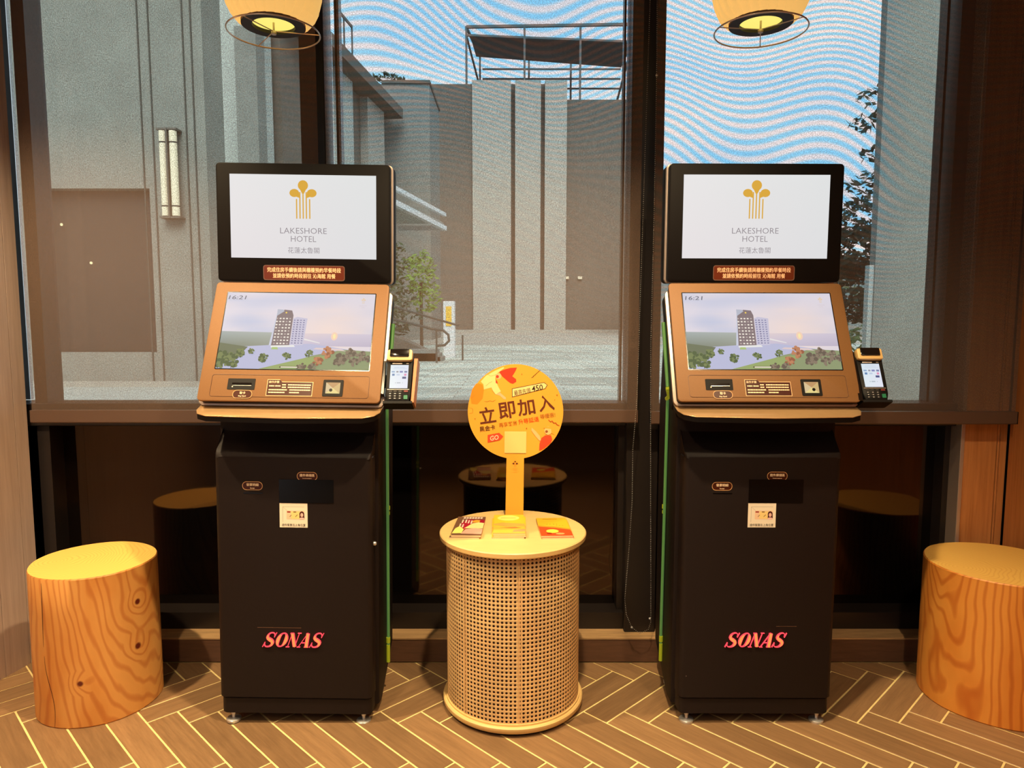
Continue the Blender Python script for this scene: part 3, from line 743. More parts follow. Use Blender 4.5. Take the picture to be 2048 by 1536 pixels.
def make_kiosk(loc, rot, label, extra=False, flip=1):
    k = thing('check_in_kiosk', label, 'kiosk', loc, rot, 'self check-in kiosks')
    YZ = Matrix(((0, 0, 1, 0), (1, 0, 0, 0), (0, 1, 0, 0), (0, 0, 0, 1)))      # polygon (y, z) extruded along x
    # rear cabinet
    b = B(); prism(b, [(.075, .035), (.13, .03), (.34, .135), (.345, 1.0), (.29, 1.40), (.22, 1.40), (.20, 1.06), (.075, 1.0)][::-1], -.256, .256, YZ, bev=.006)
    bmesh.ops.recalc_face_normals(b, faces=b.faces[:]); finish(b, 'cabinet', M['black_body'], k, smooth=40)
    # column behind the door (dark joint), scooped throat below the shelf
    b = B(); box(b, -.236, .236, .04, .09, .05, .87); finish(b, 'joint_frame', M['void'], k)
    b = B(); prism(b, [(.0, .878), (.004, .892), (.02, .903), (.05, .925), (.078, .955), (.088, 1.005), (.12, 1.012), (.12, .878)], -.2445, .2445, YZ, bev=.006)
    bmesh.ops.recalc_face_normals(b, faces=b.faces[:]); finish(b, 'throat', M['black_body'], k, smooth=50)
    # door
    pl = [(-.2475, .055), (-.2475, .020), (-.245, .010), (-.239, .004), (-.231, .0), (.231, .0), (.239, .004), (.245, .010), (.2475, .020), (.2475, .055)]
    b = B(); prism(b, pl[::-1], .0925, .884, bev=.002, seg=1); bmesh.ops.recalc_face_normals(b, faces=b.faces[:])
    door = finish(b, 'door', M['black_body'], k, smooth=40)
    b = B(); prism(b, [(x*.985, y+.006) for x, y in pl][::-1], .036, .089, bev=.002, seg=1); bmesh.ops.recalc_face_normals(b, faces=b.faces[:])
    finish(b, 'plinth', M['black_body'], k, smooth=40)
    FR = frame4((0, -.0002, 0), (1, 0, 0), (0, 0, 1))
    # document reader window, label plates, receipt slot, sticker
    b = B(); box(b, -.043, .128, .0, .0015, .738, .812); o = finish(b, 'document_reader', M['void'], door, (0, -.0016, 0))
    s = -1 if flip < 0 else 1
    pill(door, FR, .045, .823, .064, .0275, (('證件掃描區', .003, .0088, .003), ('Document scanning area', -.0070, .0026, 0)))
    pill(door, FR, -.127, .790, .064, .0275, (('發票明細', .0035, .0090, .003), ('Receipt', -.0078, .0044, 0)))
    b = B(); box(b, -.155, -.095, -.0008, .001, .7655, .7685); finish(b, 'receipt_slot', M['void'], door)
    f = Flat(.00008); W, H = .088, .078; cx, cy = .001, .697
    f.poly([(cx-W/2, cy-H/2), (cx+W/2, cy-H/2), (cx+W/2, cy+H/2), (cx-W/2, cy+H/2)], (240, 228, 206))
    f.line([(cx-.034, cy+.0275), (cx+.034, cy+.0275)], .0006, (110, 104, 92)); f.line([(cx-.034, cy+.0275), (cx-.034, cy-.022)], .0006, (110, 104, 92))
    f.line([(cx-.033, cy+.0265), (cx-.018, cy+.013)], .0005, (150, 140, 128))
    f.poly(rrect(.056, .028, .002, 2, cx+.006, cy+.001), (240, 204, 170)); f.poly(rrect(.028, .024, .002, 2, cx+.006, cy+.001), (246, 216, 140))
    f.poly(rrect(.011, .004, .0005, 1, cx-.015, cy+.011), (150, 44, 36)); f.poly(rrect(.009, .003, .0005, 1, cx+.004, cy+.011), (120, 84, 34))
    f.line([(cx-.012, cy-.004), (cx-.007, cy+.001)], .0016, (120, 84, 54)); f.line([(cx+.006, cy-.004), (cx+.012, cy+.002)], .0016, (120, 84, 54))
    f.poly(circ(.0078, 16, cx+.026, cy+.004, .0095), (74, 26, 24)); f.poly([(cx+.0185, cy-.0085), (cx+.0345, cy-.0085), (cx+.0335, cy+.004), (cx+.0188, cy+.004)], (74, 26, 24))
    f.poly(circ(.0046, 14, cx+.026, cy+.0015, .0065), (236, 190, 176)); f.poly([(cx+.0185, cy-.0125), (cx+.0345, cy-.0125), (cx+.031, cy-.0068), (cx+.021, cy-.0068)], (244, 200, 196))
    f.text('證件緊靠左上角位置', cx, cy-.031, h=.0085, w=.074, rgb=(40, 38, 34), bold=0)
    f.build('sticker', M['print'], door, FR)
    fat_italic(door, FR, -.103, .2665, .0465, .188)
    b = B(); box(b, -.12, .02, -.0006, .001, .328, .3292) if extra else box(b, .06, .125, -.0006, .001, .333, .3342); finish(b, 'seam_line', M['kick'], door)
    if not extra:
        b = B(); box(b, -.001, .001, -.0006, .001, -.001, .001); finish(b, 'scratch', M['rim'], door, (-.224, 0, .167))
    if extra:
        b = B(); lathe(b, [(.0, 0), (.0065, 0), (.0065, .006), (.004, .009), (.0, .009)], 16, cap=False)
        bmesh.ops.rotate(b, matrix=Matrix.Rotation(R(90), 3, 'Y'), verts=b.verts[:]); finish(b, 'lock', M['chrome'], door, (.2475, .03, .60), smooth=50)
    # feet
    for x in (-.213, .213):
        for y in (.028, .27):
            b = B(); lathe(b, [(.0, 0), (.023, 0), (.0235, .007), (.019, .010), (.0055, .011), (.0055, .022), (.008, .023), (.008, .030), (.0055, .031), (.0055, .045), (0, .045)], 20, cap=False)
            finish(b, 'foot', M['chrome'], k, (x, y, 0), smooth=50)
    # shelf
    sp = [(-.283, .02), (-.281, -.035), (-.268, -.062), (-.235, -.079), (0, -.088), (.235, -.079), (.268, -.062), (.281, -.035), (.283, .02), (.26, .09), (-.26, .09)]
    SH = Matrix(((1, 0, 0, 0), (0, 1, 0, 0), (0, .27, 1, .27*.088), (0, 0, 0, 1)))        # the shelf slopes gently to the front
    b = B(); prism(b, sp, 1.0165, 1.0195, SH, bev=.001, seg=1); sh = finish(b, 'shelf', M['shelf'], k, smooth=40)
    b = B(); prism(b, [(x*.995, y*.985) for x, y in sp], 1.0015, 1.0165, SH); finish(b, 'shelf_edge', M['head_black'], sh, smooth=40)
    # head with the upper display
    HZ = 1.6225; HH = .382
    FH = frame4((0, .15, HZ), (1, 0, 0), (0, 0, 1))
    b = B(); prism(b, rrect(.562, HH-.004, .012, 4), -.03, 0, FH, bev=.003)
    head = finish(b, 'display_head', M['head_black'], k, smooth=40)
    b = B(); prism(b, rrect(.571, HH+.004, .015, 4), -.045, -.030, FH, bev=.002); finish(b, 'rim', M['rim'], head, smooth=40)
    b = B(); prism(b, rrect(.574, HH+.002, .015, 4), -.085, -.046, FH, bev=.004); finish(b, 'rear_shell', M['head_black'], head, smooth=40)
    W, H = .472, .2665
    f = Flat(.00015)
    f.poly([(-W/2, -H/2), (W/2, -H/2), (W/2, H/2), (-W/2, H/2)], None, cols=[(238, 232, 234), (230, 230, 232), (232, 234, 234), (240, 238, 238)])
    logo(f, .0, .055, .122, (226, 174, 66))
    f.text('LAKESHORE', 0, -.0445, h=.0185, w=.151, rgb=(150, 142, 148), bold=-.006)
    f.text('HOTEL', 0, -.0705, h=.0185, w=.082, rgb=(150, 142, 148), bold=-.006)
    f.text('花蓮太魯閣', 0, -.107, h=.0195, w=.102, rgb=(150, 142, 148), bold=-.003)
    FS = frame4((0, .1492, HZ+.020), (1, 0, 0), (0, 0, 1))
    f.build('upper_screen', M['screen'], head, FS)
    f = Flat(.00015)
    FN = frame4((-.0, .1496, 1.4625), (1, 0, 0), (0, 0, 1))
    f.poly(rrect(.266, .049, .008, 4), (110, 82, 70)); f.poly(rrect(.261, .044, .006, 4), (98, 42, 24))
    f.text('完成住房手續後請與櫃檯預約早餐時段', 0, .0095, h=.0155, w=.240, rgb=(252, 206, 164), fb=.0006)
    f.text('並請依預約時段前往 沁海館 用餐', 0, -.0095, h=.0155, w=.204, rgb=(252, 206, 164), fb=.0006)
    f.build('notice_sticker', M['gloss_print'], head, FN)
    # sloping console
    tl = R(25.7); up = Vector((0, math.sin(tl), math.cos(tl))); top = Vector((0, .140, 1.429))
    def FC(s): return frame4(top-up*s, (1, 0, 0), up)                # s metres down the slope from the top edge
    LH = .407
    FCm = frame4(top-up*LH/2, (1, 0, 0), up)
    b = B(); prism(b, rrect(.560, LH, .012, 4), -.010, 0, FCm, bev=.002); con = finish(b, 'console_plate', M['gold'], k, smooth=40)
    b = B(); prism(b, rrect(.556, LH-.004, .014, 4), -.030, -.010, FCm); finish(b, 'console_side', M['head_black'], con, smooth=40)
    b = B(); prism(b, rrect(.574, LH-.006, .018, 4), -.042, -.030, frame4(top-up*(LH/2+.008), (1, 0, 0), up), bev=.002); finish(b, 'console_rim', M['rim'], con, smooth=40)
    b = B(); prism(b, rrect(.568, LH-.01, .014, 4), -.095, -.042, frame4(top-up*(LH/2+.005), (1, 0, 0), up), bev=.004); finish(b, 'console_shell', M['head_black'], con, smooth=40)
    W, H = .476, .264
    sc_c = .169
    b = B(); prism(b, rrect(W+.006, H+.006, .002, 1), .0001, .0004, FC(sc_c)); finish(b, 'screen_bezel', M['void'], con)
    f = Flat(.00006); hotel_picture(f, W, H)
    m4 = FC(sc_c) @ Matrix.Translation((0, 0, .0005)); f.build('touch_screen', M['screen'], con, m4)
    # inset tray outline
    oc = rrect(.486, .072, .008, 4); b = B(); pc = FC(.357) @ Matrix.Translation((0, 0, .0003))
    tube(b, [tuple(pc @ Vector((x, y, 0))) for x, y in oc], .0009, 4, closed=True); finish(b, 'tray_outline', M['kick'], con)
    # card slot
    m4 = FC(.352)
    b = B(); prism(b, rrect(.084, .036, .002, 2, -.150), .0, .0012, m4); cs = finish(b, 'card_slot', M['black'], con)
    b = B(); prism(b, rrect(.060, .0055, .002, 2, -.148, .001), .0012, .003, m4); finish(b, 'slot_mouth', M['black_gloss'], cs)
    b = B(); prism(b, circ(.002, 10, -.176, -.009), .0012, .002, m4); finish(b, 'slot_light', M['frost'], cs)
    b = B(); prism(b, rrect(.058, .0015, .0005, 1, -.147, -.005), .0012, .0022, m4); finish(b, 'slot_lip', M['chrome'], cs)
    pill(con, FC(.3855) @ Matrix.Translation((0, 0, .002)), -.142, 0, .060, .0275, (('取卡', .0045, .0085, .004), ('Key Card', -.0065, .0055, .004)))
    # instruction plate with a tab
    f = Flat(.0001); m4 = FC(.362) @ Matrix.Translation((0, 0, .0006))
    def plate(e):
        w, h = .142-2*e, .054-2*e; x0, y0 = -w/2, -h/2; t = y0+h-.007
        return [(x0, y0), (x0+w, y0), (x0+w, t), (x0+.044, t), (x0+.038, y0+h), (x0, y0+h)]
    f.poly(plate(0), (232, 186, 140)); f.poly(plate(.0017), (62, 26, 18))
    f.text('操作步驟', -.050, .0185, h=.0075, w=.032, rgb=(250, 220, 180), bold=.003)
    rr = random.Random(3)
    for y, segs in ((.0095, ((-.024, -.012), (-.006, .064))), (.0015, ((-.024, -.012), (-.006, .064))), (.0055, ((-.064, -.048), (-.045, -.028))), (-.007, ((-.064, -.006), (.000, .064))), (-.0155, ((-.064, -.014), (.000, .030)))):
        for a, c in segs:
            x = a
            while x < c-.001:
                wd = min(rr.uniform(.003, .009), c-x); f.poly([(x, y-.0018), (x+wd, y-.0018), (x+wd, y+.0018), (x, y+.0018)], (248, 214, 176), False); x += wd+.0008
    f.build('instruction_plate', M['gloss_print'], con, m4)
    # code scanner
    m4 = FC(.361); qx = .133
    b = B(); prism(b, rrect(.062, .054, .003, 2, qx), .0, .0016, m4); sq = finish(b, 'code_scanner', M['black'], con)
    f = Flat(.0001)
    for tri, c in ((((-.022, .018), (.022, .018), (0, 0)), (206, 160, 110)), (((-.022, -.018), (.022, -.018), (0, 0)), (246, 226, 150)), (((-.022, .018), (-.022, -.018), (0, 0)), (232, 206, 160)), (((.022, .018), (.022, -.018), (0, 0)), (222, 190, 130))):
        f.poly([(x+qx, y) for x, y in tri], c)
    f.poly(circ(.0052, 18, qx-.006*flip, -.007), (26, 18, 12))
    f.build('scanner_window', M['scan'], sq, m4 @ Matrix.Translation((0, 0, .0018)))
    # glowing tubes down both sides
    for s in (-1, 1):
        b = B(); tube(b, [(s*.288, .165, 1.300), (s*.286, .085, 1.095)], .0065, 10); tb = finish(b, 'light_tube', M['led_g'], k, smooth=50)
        b = B(); tube(b, [(s*.286, .084, 1.094), (s*.2855, .082, 1.086)], .008, 10); finish(b, 'joint', M['led_y'], tb, smooth=50); b = B()
        tube(b, [(s*.2855, .085, 1.086), (s*.266, .150, 1.058), (s*.265, .190, 1.045)], .0072, 10); finish(b, 'joint', M['led_y'], tb, smooth=50)
        b = B(); tube(b, [(s*.263, .190, 1.045), (s*.263, .210, .17)], .0052, 10); tb = finish(b, 'light_tube', M['led_g'], k, smooth=50)
        for za, zb_, rj in ((.675, .662, .0068), (.655, .645, .0062), (.205, .185, .0068), (.178, .115, .0062)):
            b = B(); tube(b, [(s*.263, .206, za), (s*.263, .207, zb_)], rj, 10); finish(b, 'joint', M['led_y'], tb, smooth=50)
    return k
M['scan'] = attr_mat('lit_scanner', .85, .3)
make_kiosk((-.70, 2.19, 0), (0, R(.85), 0), 'left black check-in kiosk with gold sloping console, left of the round wicker table', True, 1)
make_kiosk((.788, 2.19, 0), (0, R(.15), R(0)), 'right black check-in kiosk with gold sloping console, right of the round wicker table', False, -1).location = (.785, 2.19, 0)

# ------------------------------------------------------------ card terminals
def terminal(loc, label, side):
    tl = R(27); up = Vector((0, math.sin(tl), math.cos(tl)))
    t = thing('card_terminal', label, 'card terminal', loc, group='card payment terminals on the kiosks')
    W, H = .074, .165
    m = frame4((0, 0, 0), (1, 0, 0), up)
    b = B(); prism(b, [(-.034, -.0825), (.034, -.0825), (.040, -.062), (.040, .05), (.037, .083), (-.037, .083), (-.040, .05), (-.040, -.062)], -.036, 0, m, bev=.004)
    body = finish(b, 'body', M['black'], t, smooth=40)
    # paper cap: cream frame around a dark flap
    b = B(); prism(b, rrect(.078, .037, .006, 3, 0, .066), -.008, .014, m, bev=.003); cap = finish(b, 'paper_cap', M['cream'], body, smooth=40)
    b = B(); prism(b, rrect(.060, .026, .003, 2, 0, .072), .014, .017, m, bev=.001); finish(b, 'flap', M['black_gloss'], cap, smooth=40)
    f = Flat(.0001); f.poly(rrect(.031, .0035, .0008, 1, -.008, .042), (250, 240, 230)); f.poly(rrect(.008, .003, .0008, 1, .024, .042), (200, 190, 180)); f.build('marking', M['gloss_print'], body, m @ Matrix.Translation((0, 0, .0003)))
    f = Flat(.0001); w, h, cy = .056, .078, -.002
    f.poly([(-w/2, cy-h/2), (w/2, cy-h/2), (w/2, cy+h/2), (-w/2, cy+h/2)], None, cols=[(236, 246, 252), (240, 240, 254), (228, 236, 252), (226, 240, 250)])
    for x, y, ww, hh, c in ((0, .031, .034, .0016, (190, 204, 226)), (.002, .026, .044, .0014, (200, 212, 230)), (-.019, .016, .010, .005, (150, 178, 214)), (-.006, .016, .007, .005, (160, 160, 170)), (.006, .016, .010, .006, (138, 142, 196)), (.020, .016, .009, .006, (130, 140, 180)),
                            (-.018, .006, .008, .007, (104, 140, 186)), (-.003, .006, .010, .005, (200, 214, 236)), (.019, .006, .007, .007, (232, 150, 190)), (.016, -.004, .012, .007, (86, 92, 140)), (0, -.021, .012, .004, (190, 200, 212)), (-.010, -.021, .002, .004, (180, 190, 200)), (.012, -.021, .002, .003, (196, 206, 214))):
        f.poly(rrect(ww, hh, .0006, 1, x, cy+y), c, x < 0)
    f.build('screen', M['screen_soft'], body, m @ Matrix.Translation((0, 0, .0004)))
    b = B(); box(b, -.034, .034, -.0005, .0005, -.0008, .0008)
    bmesh.ops.transform(b, matrix=m @ Matrix.Translation((0, -.045, .0008)) @ Matrix.Rotation(R(90), 4, 'X'), verts=b.verts[:]); finish(b, 'divider', M['rim'], body)
    for r_ in range(4):
        for c in range(4):
            x = -.024+c*.015; y = -.051-r_*.0078
            if c == 3:
                if r_ in (1, 3): continue
                mm = M['key_red'] if r_ == 0 else M['key_green']; ww, hh = .012, (.005 if r_ == 0 else .013); y -= 0 if r_ == 0 else .004; x += .003
            else: mm = M['key']; ww, hh = .009, .0045
            b = B(); prism(b, rrect(ww, hh, .001, 1, x, y), 0, .0016, m); ky = finish(b, 'key', mm, body)
            if c < 3 and r_ > 0:
                b = B(); prism(b, rrect(.0022, .0024, .0003, 1, x, y), .0016, .0018, m); finish(b, 'digit', M['white_trim'], ky)
    # bracket that carries the terminal
    b = B()
    if side > 0:
        prism(b, [(.040, -.088), (.050, -.088), (.056, .06), (.044, .06)], -.05, .0, m, bev=.001, seg=1)
        finish(b, 'bracket', M['bracket'], t)
        b = B(); prism(b, [(-.052, -.06), (-.044, -.06), (-.044, .05), (-.052, .05)], -.03, .002, m); finish(b, 'side_clip', M['black_gloss'], t)
    else:
        prism(b, [(-.060, -.088), (-.044, -.088), (-.044, .07), (-.052, .088), (-.062, .06)], -.045, .006, m, bev=.002, seg=1)
        finish(b, 'bracket', M['black_gloss'], t)
    b = B(); prism(b, [(-.045, -.092), (.045, -.092), (.045, -.084), (-.045, -.084)], -.05, .004, m); finish(b, 'bracket_foot', M['black'], t)
    b = B(); prism(b, [(-.040, -.02), (.03, -.02), (.03, .02), (-.040, .02)], -.052, -.036, m); finish(b, 'mounting_arm', M['black'], t)
    return t
M['cream'] = mat('cream_plastic', (226, 186, 120), .4)
M['key'] = mat('dark_key', (48, 44, 42), .5); M['key_red'] = mat('red_key', (120, 40, 40), .5); M['key_green'] = mat('green_key', (20, 110, 74), .45)
M['bracket'] = mat('copper_bracket', (170, 112, 78), .4, .4)
terminal((-.351, 2.20, 1.137), 'black card terminal with lit screen held on the right side of the left kiosk', 1)
terminal((1.119, 2.20, 1.141), 'black card terminal with lit screen held on the right side of the right kiosk', -1)

# ------------------------------------------------------------ wicker table
TX, TY = .003, 2.355
tb = thing('round_table', 'round wicker drum table with pale wooden top between the kiosks', 'table', (TX, TY, 0))
b = B(); lathe(b, [(0, .580), (.243, .580), (.247, .584), (.248, .597), (.245, .600), (0, .600)], 96, cap=False); finish(b, 'table_top', M['laminate'], tb, smooth=40)
b = B(); lathe(b, [(0, 0), (.222, 0), (.222, .012), (0, .012)], 64, cap=False); finish(b, 'foot_ring', M['black'], tb)
b = B(); lathe(b, [(0, .012), (.235, .012), (.240, .018), (.240, .030), (.236, .034), (0, .034)], 96, cap=False); finish(b, 'base_disc', M['laminate'], tb, smooth=40)
b = B(); lathe(b, [(.2305, .034), (.2305, .040), (.222, .040), (.222, .034)], 96, cap=False); finish(b, 'base_step', M['laminate'], tb, smooth=40)
b = B(); lathe(b, [(.221, .036), (.221, .580)], 72, cap=False); drum = finish(b, 'drum', M['liner'], tb, smooth=40)
NC = 104; RZ = .2255; z0, z1 = .040, .580; NR = 40; ch = (z1-z0)/NR
b = B()
for c in range(NC):
    a0 = 2*PI*c/NC; da = 2*PI/NC
    def pt(u, v, r=RZ): a = a0+u*da; return b.verts.new((r*math.cos(a), r*math.sin(a), z0+(row+v)*ch))
    for row in range(NR):
        if c == 0 or 1:
            out = [pt(u, v) for u, v in ((0, 0), (.5, 0), (1, 0), (1, .5), (1, 1), (.5, 1), (0, 1), (0, .5))]
            inn = [pt(.5+.30*math.cos(t), .5+.30*math.sin(t), RZ-.0012) for t in [R(225+45*i) for i in range(8)]]
            for i in range(8): b.faces.new((out[i], out[(i+1) % 8], inn[(i+1) % 8], inn[i]))
web = finish(b, 'cane_webbing', M['cane'], tb); web['kind'] = 'stuff'
b = B()
def strip(pts2, w, r):
    for (a0, za), (a1, zb) in zip(pts2, pts2[1:]):
        da, dz = (a1-a0)*RZ, zb-za; d = math.hypot(da, dz) or 1; na, nz_ = -dz/d*w/2/RZ, da/d*w/2
        q = [(a0+na, za+nz_), (a0-na, za-nz_), (a1-na, zb-nz_), (a1+na, zb+nz_)]
        b.faces.new([b.verts.new((r*math.cos(a), r*math.sin(a), z)) for a, z in q])
for c in range(NC):
    a = 2*PI*c/NC
    for d in (-.11, .11): strip([(a+d*2*PI/NC, z0), (a+d*2*PI/NC, z1)], .0011, RZ+.0004)
for row in range(NR+1):
    for d in (-.11, .11):
        z = z0+(row+d)*ch
        if z0 < z < z1: strip([(2*PI*i/NC, z) for i in range(NC+1)], .0011, RZ+.0007)
o = finish(b, 'cane_strands', M['cane_light'], tb); o['kind'] = 'stuff'
for ang, w_, nm in ((R(-90)-.76, .005, 'seam_strip'), (R(-90)+.085, .0045, 'seam_strip')):
    b = B(); strip([(ang, z0), (ang, z1)], w_, RZ+.0011); strip([(ang+.028, z0), (ang+.028, z1)], .0025, RZ+.0011); finish(b, nm, M['cane'], tb)

# round sign
SY = 2.515
sg = thing('round_sign', 'orange round paper sign on a flat stem standing on the wicker table', 'sign', (.010, SY, .600), (0, R(.4), 0))
DR = .1705
b = B(); FD = frame4((.0, 0, .3825), (1, 0, 0), (0, 0, 1))
prism(b, circ(DR, 96), -.0025, .0, FD); disc = finish(b, 'disc', M['orange'] if 'orange' in M else None, sg)
M['orange'] = mat('orange_board', (250, 176, 62), .55, spec=.3); disc.data.materials.clear(); disc.data.materials.append(M['orange'])
b = B(); prism(b, [(-.034, 0), (.031, 0), (.0315, .222), (-.031, .222)], -.003, -.0001, frame4((0, 0, 0), (1, 0, 0), (0, 0, 1))); stem = finish(b, 'stem', M['orange'], sg)
b = B(); box(b, -.032, .031, .0, .05, 0, .003); finish(b, 'stand_foot', M['orange'], sg)
S = DR/95.0                       # metres per photo pixel on the disc
f = Flat(.00010)
def dp(x, y): return ((x-784)/7.68*S, -(y-760)/7.68*S)       # from zoomed-print coordinates
def dps(L): return [dp(*p) for p in L]
RD = R(8.5)
f.poly(dps([(230, 330), (180, 330), (120, 420), (95, 520), (110, 640), (200, 650), (280, 560), (300, 430), (280, 350)]), (250, 148, 40))
f.poly([p for p in dps([(250, 300), (330, 210), (470, 130), (600, 72), (604, 100), (480, 190), (470, 260), (520, 380), (560, 450), (480, 500), (440, 440), (410, 390), (300, 420), (290, 340)])], (252, 226, 150))
f.line(dps([(360, 190), (400, 215), (470, 200), (600, 100)]), .0008, (150, 116, 60)); f.line(dps([(330, 365), (380, 320), (420, 300)]), .0008, (120, 110, 70))
f.line(dps([(415, 390), (430, 450), (480, 498), (552, 452)]), .0008, (150, 116, 60))
f.poly(dps([(480, 495), (545, 460), (560, 480), (635, 540), (635, 572), (600, 565), (540, 510)]), (250, 190, 140))
f.poly(dps([(530, 150), (620, 110), (700, 88), (800, 82), (770, 150), (730, 215), (790, 260), (790, 300), (740, 330), (700, 320), (650, 280), (580, 220)]), (240, 66, 40))
f.poly(circ(.0105, 18, *dp(520, 215)), (250, 196, 140)); f.poly(circ(.0055, 14, *dp(503, 222)), (220, 70, 44)); f.poly(dps([(478, 265), (500, 290), (512, 330), (480, 320)]), (224, 60, 36))
for x in range(5): f.line(dps([(1025+x*25, 235-x*22), (1050+x*25, 222-x*26)]), .0016, (90, 50, 20)); f.line(dps([(1050+x*25, 222-x*26), (1050+x*25, 205-x*22)]), .0016, (90, 50, 20), False)
f.line(dps([(310, 600), (350, 610), (390, 590), (430, 605), (480, 580)]), .0008, (150, 90, 30)); f.line(dps([(100, 560), (160, 510)]), .0006, (200, 120, 30)); f.line(dps([(80, 700), (130, 720), (130, 780), (80, 790)]), .0007, (170, 90, 30))
f.poly(dps([(724, 402), (1215, 302), (1270, 345), (1235, 402), (728, 536)]), (110, 70, 40)); f.poly(dps([(734, 410), (1212, 312), (1258, 346), (1228, 396), (737, 525)]), (252, 226, 150))
f.text('最高先領', *dp(885, 450), w=255/7.68*S, h=78/7.68*S, rgb=(70, 40, 24), rot=R(11), bold=.008)
f.text('450', *dp(1112, 392), w=170/7.68*S, h=88/7.68*S, rgb=(60, 34, 20), rot=R(11), bold=.012, shear=.1)
for ch_, x, y, w_, h_ in (('立', 352, 812, 250, 250), ('即', 652, 735, 255, 255), ('加', 945, 685, 265, 255), ('入', 1250, 622, 235, 250)):
    f.text(ch_, *dp(x, y), w=w_/7.68*S, h=h_/7.68*S, rgb=(104, 50, 30), rot=R(9), bold=.016)
f.text('黑金卡', *dp(355, 1015), w=240/7.68*S, h=82/7.68*S, rgb=(96, 52, 24), rot=R(9), bold=.006)
f.text('再享客房', *dp(668, 948), w=275/7.68*S, h=72/7.68*S, rgb=(186, 108, 30), rot=R(9), bold=.004)
f.text('升等延退', *dp(985, 890), w=315/7.68*S, h=78/7.68*S, rgb=(240, 84, 24), rot=R(9), bold=.005)
f.text('等優惠!', *dp(1275, 815), w=235/7.68*S, h=70/7.68*S, rgb=(176, 110, 40), rot=R(9), bold=.004)
f.poly(dps([(360, 1120), (535, 1085), (598, 1142), (545, 1200), (360, 1238)]), (232, 78, 44)); f.text('GO', *dp(462, 1163), w=135/7.68*S, h=75/7.68*S, rgb=(252, 214, 180), rot=R(10), bold=.02, shear=.15)
f.line(dps([(1290, 880), (1320, 910), (1345, 895), (1370, 930), (1400, 925), (1420, 955), (1455, 965)]), .0022, (196, 70, 30))
f.poly(dps([(1030, 1000), (1100, 1060), (1160, 1130), (1180, 1200), (1150, 1200), (1090, 1130), (1030, 1050)]), (252, 196, 130))
f.poly(dps([(1185, 1160), (1240, 1120), (1330, 1120), (1350, 1180), (1330, 1232), (1230, 1320), (1150, 1360), (1155, 1250)]), (238, 76, 44))
f.poly(circ(.0135, 18, *dp(1285, 1045), .0155), (250, 200, 130)); f.poly(circ(.005, 12, *dp(1262, 1060)), (150, 84, 44))
f.poly(dps([(1200, 1000), (1250, 985), (1340, 985), (1370, 1040), (1380, 1110), (1335, 1080), (1330, 1020), (1240, 1010)]), (250, 176, 60))
for x, y, r_ in ((1415, 495, 9), (1380, 570, 6), (165, 870, 8), (955, 1012, 9), (875, 180, 7), (1185, 1245, 8)): f.poly(circ(r_/7.68*S, 8, *dp(x, y)), (190, 96, 30))
f.poly(dps([(618, 1062), (952, 1062), (952, 1398), (618, 1398)]), (248, 214, 130))
f.build('print', M['print'], disc, FD @ Matrix.Translation((0, 0, .0002)))
f = Flat(.0001)
for dx, dy, rx in ((0, .007, .0032), (-.006, 0, .004), (.006, 0, .004)): f.poly(circ(rx, 12, dx, .198+dy-.003, rx*.8), (110, 54, 22))
for x in (-.003, 0, .003): f.line([(x, .194), (x, .182)], .0006, (190, 120, 50))
for y, w_ in ((.176, .018), (.171, .01), (.164, .013)): f.line([(-w_/2, y), (w_/2, y)], .0008, (226, 150, 60))
f.build('small_mark', M['print'], stem, frame4((0, -.0005, 0), (1, 0, 0), (0, 0, 1)))

